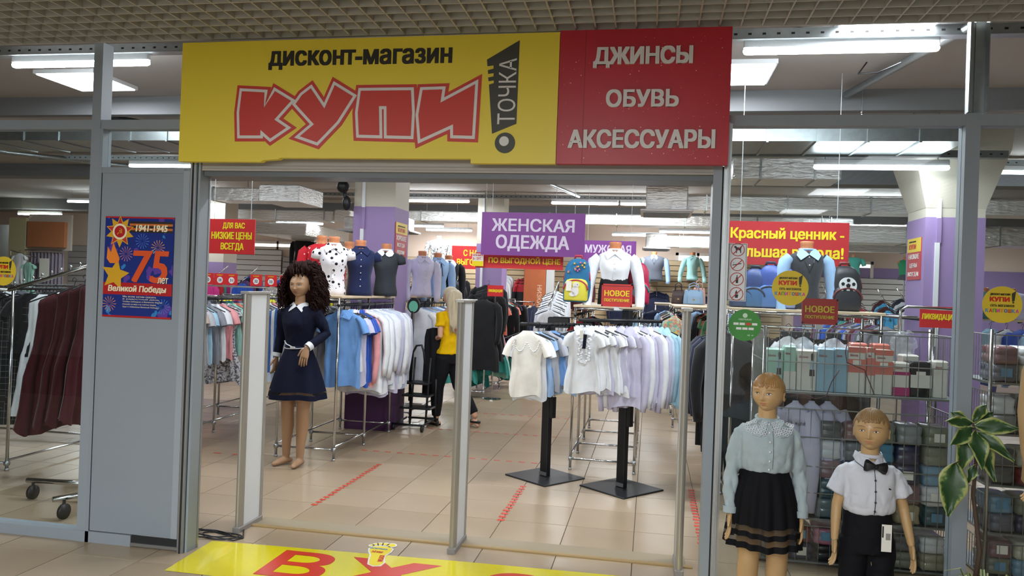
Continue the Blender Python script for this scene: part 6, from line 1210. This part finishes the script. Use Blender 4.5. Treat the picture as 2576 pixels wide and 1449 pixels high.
backpack('yellow and blue backpack with rabbit and stars print left of the white blouse torso',-.66,7.08,1.512,.26,.40,R(-6),pattern('bag teal','#2f6f9a','blotch',[(6,.7,'#4fb8b0')]),BG('#ddd447'),BG('#b8304a'),'rabbit')
backpack('crimson backpack with a round patch right of the white blouse torso',-.13,7.25,1.512,.24,.39,R(8),BG('#b01f4a'),BG('#c0264f'),BG('#2f8f8a'),'dot')
backpack('black backpack with football print right of the grey vest torso',1.43,6.15,1.532,.24,.34,R(5),BG('#22242b'),BG('#2a2c35'),BG('#6e2a2c'),'ball')
for k,(x,h,c1_,c2_) in enumerate(((.70,.27,'#1c2c50','#24406e'),(.79,.30,'#23407c','#3a6a9c'),(.90,.33,'#3450a0','#4d78b8'),(1.01,.32,'#4358a8','#8fa6d8'))): backpack('blue backpack, %s in the row left of the grey vest torso'%('smallest dark one at left','second','third','nearest the torso')[k],x,6.2-.02*k,1.532,.19,h,R(-12),BG(c1_),BG(c2_),BG('#16203a'))
def handbag(label,x,y,z,w,h,m,m2=None):
    t=thing('handbag',label,'handbag',(x,y,z)); MB().loft([[(w/2*k*math.copysign(abs(cos(a))**.5,cos(a)),.07*kk*math.copysign(abs(sin(a))**.6,sin(a)),zz*h) for a in [2*PI*i/24 for i in range(24)]] for zz,k,kk in ((0,1,1),(.1,1.02,1),(.6,.96,.85),(.92,.85,.5),(1,.8,.25))]).build('bag_body',m,t,world=False,smooth=True)
    MB().prism([(-w*.28,.05*h),(w*.28,.05*h),(w*.30,.55*h),(-w*.30,.55*h)],-.095,-.05).build('front_pocket',m,t,world=False); MB().tube([(-w*.25,0,h*.9),(-w*.22,0,h*1.35),(0,0,h*1.5),(w*.22,0,h*1.35),(w*.25,0,h*.9)],.008,8).tube([(-w*.25,-.03,h*.9),(-w*.2,-.05,h*1.2),(0,-.06,h*1.3),(w*.2,-.05,h*1.2),(w*.25,-.03,h*.9)],.007,8).build('handles',m2 or m,t,world=False,smooth=True); MB().box(-.015,.015,-.10,-.094,.28*h,.38*h).build('clasp',mat('brass','#a98f63',.4,.6),t,world=False); return t
handbag('pale blue leather handbag with front pocket on the shelf inside the right jamb',.64,11.9,1.482,.30,.22,BG('#8fb0cf')); handbag('brown handbag left of the pale blue one',.42,12.1,1.482,.2,.22,BG('#4a3a38'),BG('#2a2022')); handbag('pale pink handbag further back behind the blue one',.75,12.4,1.482,.2,.26,BG('#d9b0a4'))
# ---------- step stool ----------
t=thing('step_ladder','black rolling step ladder with arched handle behind the middle rack','ladder',(-2.54,8.45,0))
A=[(-2.62,8.35),(-2.44,8.35)]
for x,y in A: MB().tube([(x,y+.02,.05),(x+.01,y+.05,.45),(x+.02,y+.07,.80)],.012,8).build('leg',BLKMET,t,smooth=True)
for x,y in ((-2.70,8.62),(-2.40,8.62)): MB().tube([(x,y,.05),(x+.02,y-.08,.55)],.012,8).build('leg',BLKMET,t,smooth=True)
MB().tube([(-2.64,8.40,.45),(-2.63,8.42,.85),(-2.59,8.42,.93),(-2.53,8.42,.94),(-2.50,8.42,.86),(-2.48,8.42,.70)],.013,8).build('arch_handle',BLKMET,t,smooth=True); MB().tube([(-2.66,8.44,.3),(-2.66,8.44,1.32)],.012,8).build('pole',BLKMET,t,smooth=True)
for z,x0,x1 in ((.22,-2.74,-2.38),(.36,-2.72,-2.40),(.50,-2.70,-2.42)): MB().bbox(x0,x1,8.34,8.56,z,z+.02,.005).build('tread',BLKMET,t)
MB().tube([(-2.78,8.22,.07),(-2.40,8.20,.07)],.012,8).tube([(-2.72,8.62,.08),(-2.36,8.62,.08)],.012,8).tube([(-2.74,8.22,.07),(-2.74,8.62,.08)],.012,8).tube([(-2.42,8.2,.07),(-2.40,8.62,.08)],.012,8).build('base_frame',BLKMET,t,smooth=True)
for x,y in ((-2.42,8.18),(-2.37,8.62),(-2.76,8.22)): MB().tube([(x-.012,y,.035),(x+.012,y,.035)],.034,14).build('caster',BLACK,t,smooth=True)
t=thing('shoulder_stand','small round green faced mirror in black rim on a thin pole beside the column','mirror',(-2.70,8.62,0)); MB().tube([(-2.70,8.62,0),(-2.70,8.62,1.30)],.007,6).lathe([(0,0),(.12,0),(.12,.01),(0,.015)],16,(-2.70,8.62,0)).build('pole',CHROME,t); MB().prism(circ(-2.70,1.38,.075,24,.09),8.60,8.63).build('rim',BLACK,t); MB().prism(circ(-2.70,1.37,.055,24,.065),8.595,8.60).build('face',mat('green mirror','#6fbfa0',.3),t)
tag(MB().bbox(-.95,-.74,7.25,7.29,1.26,1.36,.01).tube([(-.66,7.27,1.36),(-.9,7.27,1.36)],.006,6).build('card_holder',BLACK),'small black card holder on the rack behind the white T-shirt stand','holder')
t=thing('water_bottle','clear plastic water bottle on the floor far down the middle aisle','bottle',(-2.15,13.2,0)); MB().lathe([(.05,0),(.055,.02),(.055,.1),(.05,.13),(.055,.16),(.05,.22),(.02,.27),(.015,.28)],16).build('bottle_body',mat('clear bottle','#c9d6e0',.1,alpha=.55),t,world=False,smooth=True); MB().lathe([(.018,.28),(.018,.31),(0,.312)],12).build('cap',mat('blue cap','#3a60b0',.4),t,world=False)
# ---------- far left background: fitting room ----------
t=thing('fitting_room','pale fitting room frame with grey lilac curtain at the far left back','fitting room',(-14.2,16,0))
CU=mat('lilac grey curtain','#8d8290',.9); MB().loft([[(-14.55+.9*u,16+.05*sin(u*60),z) for u in [k/60 for k in range(61)]]+[(-13.65-.9*u,16.02+.05*sin((1-u)*60),z) for u in [k/60 for k in range(61)]] for z in (.3,2.1)]).build('curtain',CU,t,smooth=True)
MB().box(-15.1,-14.65,15.95,16.05,0,2.9).build('side_panel',mat('pale yellow panel','#c4bc96',.7),t); MB().box(-14.6,-13.6,15.95,16.05,2.22,2.82).build('orange_panel',mat('orange wood panel','#b07048',.6,var=.06),t); MB().box(-14.65,-13.5,16.05,16.1,2.15,3.0).build('header',mat('pale header','#bdb4a8',.7),t)
MB().tube([(-14.6,15.92,2.14),(-13.6,15.92,2.14)],.02,8).build('curtain_rod',CHROME,t); MB().box(-14.15,-13.9,15.85,15.86,1.5,1.95).build('paper_notice',PAPER,t); MB().box(-17.5,-15.15,16.3,16.4,0,2.75).build('grey_screen',mat('grey screen','#8f9090',.7),t)
garment('dress',C['white'],'pale green and white dress hanging before the fitting room curtain',(-14.45,15.6,2.1),0,0,1.1); garment('dress',C['mint'],'mint dress hanging beside the white one at the fitting room',(-14.2,15.6,1.9),0,1,1.0)
tag(MB().tube([(-14.7,15.6,2.11),(-14.0,15.6,1.95)],.012,6).tube([(-14.7,15.6,0),(-14.7,15.6,2.11)],.012,6).build('dress_stand',CHROME),'chrome pole with arm holding two dresses by the fitting room','stand')
# ---------- plants ----------
def leaf_mat():
    m=bpy.data.materials.new('variegated leaf'); m.use_nodes=True; nt=m.node_tree; b=nt.nodes['Principled BSDF']; N=nt.nodes.new; L=nt.links.new
    at=N('ShaderNodeAttribute'); at.attribute_name='margin'; tc=N('ShaderNodeTexCoord'); no=N('ShaderNodeTexNoise'); no.inputs['Scale'].default_value=38; no.inputs['Detail'].default_value=3; L(tc.outputs['Object'],no.inputs['Vector'])
    ad=N('ShaderNodeMath'); ad.operation='MULTIPLY_ADD'; ad.inputs[1].default_value=1.3; L(no.outputs[0],ad.inputs[0]); L(at.outputs['Fac'],ad.inputs[2])
    r=N('ShaderNodeValToRGB'); e=r.color_ramp.elements; e[0].position=.0; e[0].color=lin('#22381d'); e[1].position=1; e[1].color=lin('#a3a566'); q=r.color_ramp.elements.new(.62); q.color=lin('#31502a'); q=r.color_ramp.elements.new(.70); q.color=lin('#5f7d3c'); q=r.color_ramp.elements.new(.76); q.color=lin('#9aa060')
    hv=N('ShaderNodeMath'); hv.operation='MULTIPLY'; hv.inputs[1].default_value=.5; L(ad.outputs[0],hv.inputs[0]); L(hv.outputs[0],r.inputs[0]); L(r.outputs[0],b.inputs['Base Color']); b.inputs['Roughness'].default_value=.4; return m
LG=leaf_mat(); STEM=mat('plant stem','#4a3a2c',.7)
def leaf(parent,base,tip,w,face=(0,-1,.35),droop=.02,name='leaf',vein=True):
    b0,t0=Vector(base),Vector(tip); d=(t0-b0); L=d.length; d.normalize(); f=Vector(face).normalized(); s=d.cross(f).normalized(); f=s.cross(d); b=MB(); n=14; vs=[]
    cols=(-1,-.8,-.5,-.25,0,.25,.5,.8,1)
    for i in range(n+1):
        u=i/n; hw=w/2*(sin(PI*min(1,u*1.02)**.85))**.8 if 0<u<1 else .002; c=b0+d*L*u-Vector((0,0,droop*4*(u-.5)**2*0+droop*u*u))
        for k in cols: vs.append(c+s*(hw*k)*(1+.05*sin(u*12+k*5))+f*(.10*w*abs(k)+.012*sin(u*9+k*2)*abs(k)))
    fs=[];ms=[]
    for i in range(n):
        for k in range(8): fs.append((i*9+k,i*9+k+1,(i+1)*9+k+1,(i+1)*9+k))
    b.v=vs; b.f=fs; b.m=[0]*len(fs); r=parent; b.shift(r.location)
    o=b.build(name,LG,parent,world=False,smooth=True); A=o.data.attributes.new('margin','FLOAT','POINT'); A.data.foreach_set('value',[abs(k)**1.5*1.25+(.3 if i in(0,n) else 0) for i in range(n+1) for k in cols]); md=o.modifiers.new('t','SOLIDIFY'); md.thickness=.0012; return o
t=thing('potted_rubber_plant','potted plant with broad variegated leaves standing before the right glass post','plant',(1.47,3.80,0))
MB().lathe([(.0,0),(.11,0),(.15,.26),(.155,.28),(.14,.28),(.13,.25),(0,.25)],28).build('pot',mat('brown plant pot','#5a4636',.6),t,world=False,smooth='auto'); MB().tube([(1.47,3.80,.24),(1.50,3.80,.5),(1.465,3.80,.75),(1.475,3.80,1.0),(1.45,3.80,1.085)],[.012,.011,.009,.007,.005],8).build('stem',STEM,t,smooth=True)
c0=(1.452,3.80,1.055)
for bx,tp,w in (((1.45,3.80,1.07),(1.325,3.76,1.10),.055),((1.455,3.8,1.08),(1.50,3.78,1.185),.05),((1.46,3.8,1.06),(1.625,3.76,1.085),.075),((1.45,3.79,1.05),(1.335,3.72,1.00),.068),((1.455,3.78,1.04),(1.452,3.68,.91),.078),((1.465,3.79,1.04),(1.585,3.70,.95),.062),((1.445,3.8,1.03),(1.375,3.74,.86),.075),((1.465,3.8,1.03),(1.535,3.76,.845),.075),((1.44,3.82,1.07),(1.38,3.86,1.13),.05),((1.47,3.82,1.07),(1.56,3.86,1.14),.05),((1.46,3.83,1.02),(1.44,3.88,.88),.08),((1.47,3.8,.885),(1.42,3.76,.82),.04)): leaf(t,bx,tp,w)
MB().tube([(1.468,3.80,.93),(1.41,3.77,.915),(1.365,3.74,.90)],.0035,6).build('leaf_stalk',STEM,t); leaf(t,(1.365,3.74,.905),(1.325,3.70,.69),.118)
t=thing('spider_plant','low potted plant with narrow striped leaves at the bottom right','plant',(1.46,3.62,0)); MB().lathe([(0,0),(.08,0),(.11,.20),(.1,.2),(0,.18)],24).build('pot',mat('brown plant pot','#5a4636',.6),t,world=False,smooth='auto')
for k in range(26):
    a=2*PI*k/26+.3*sin(k*3); r=.10+.05*((k*7)%5)/5; z=.40+.07*((k*3)%4)/4
    b=MB(); P=[(1.46,3.62,.19),(1.46+r*.4*cos(a),3.62+r*.4*sin(a),.34),(1.46+r*.8*cos(a),3.62+r*.8*sin(a),z),(1.46+r*1.3*cos(a),3.62+r*1.3*sin(a),z-.03)]; s=Vector((-sin(a),cos(a),0))
    vs=[]; 
    for i,p in enumerate(P):
        w=(.006,.011,.009,.001)[i]; vs+=[Vector(p)-s*w,Vector(p)-s*w*.4+Vector((0,0,-.002)),Vector(p)+s*w*.4+Vector((0,0,-.002)),Vector(p)+s*w]
    b.v=[tuple(v) for v in vs]; b.f=[(i*4+k_,i*4+k_+1,i*4+k_+5,i*4+k_+4) for i in range(3) for k_ in range(3)]; b.m=[1,0,1]*3; b.build('leaf',[mat('blade green','#3c5a2e',.5),mat('blade cream','#a9ab72',.5)],t)
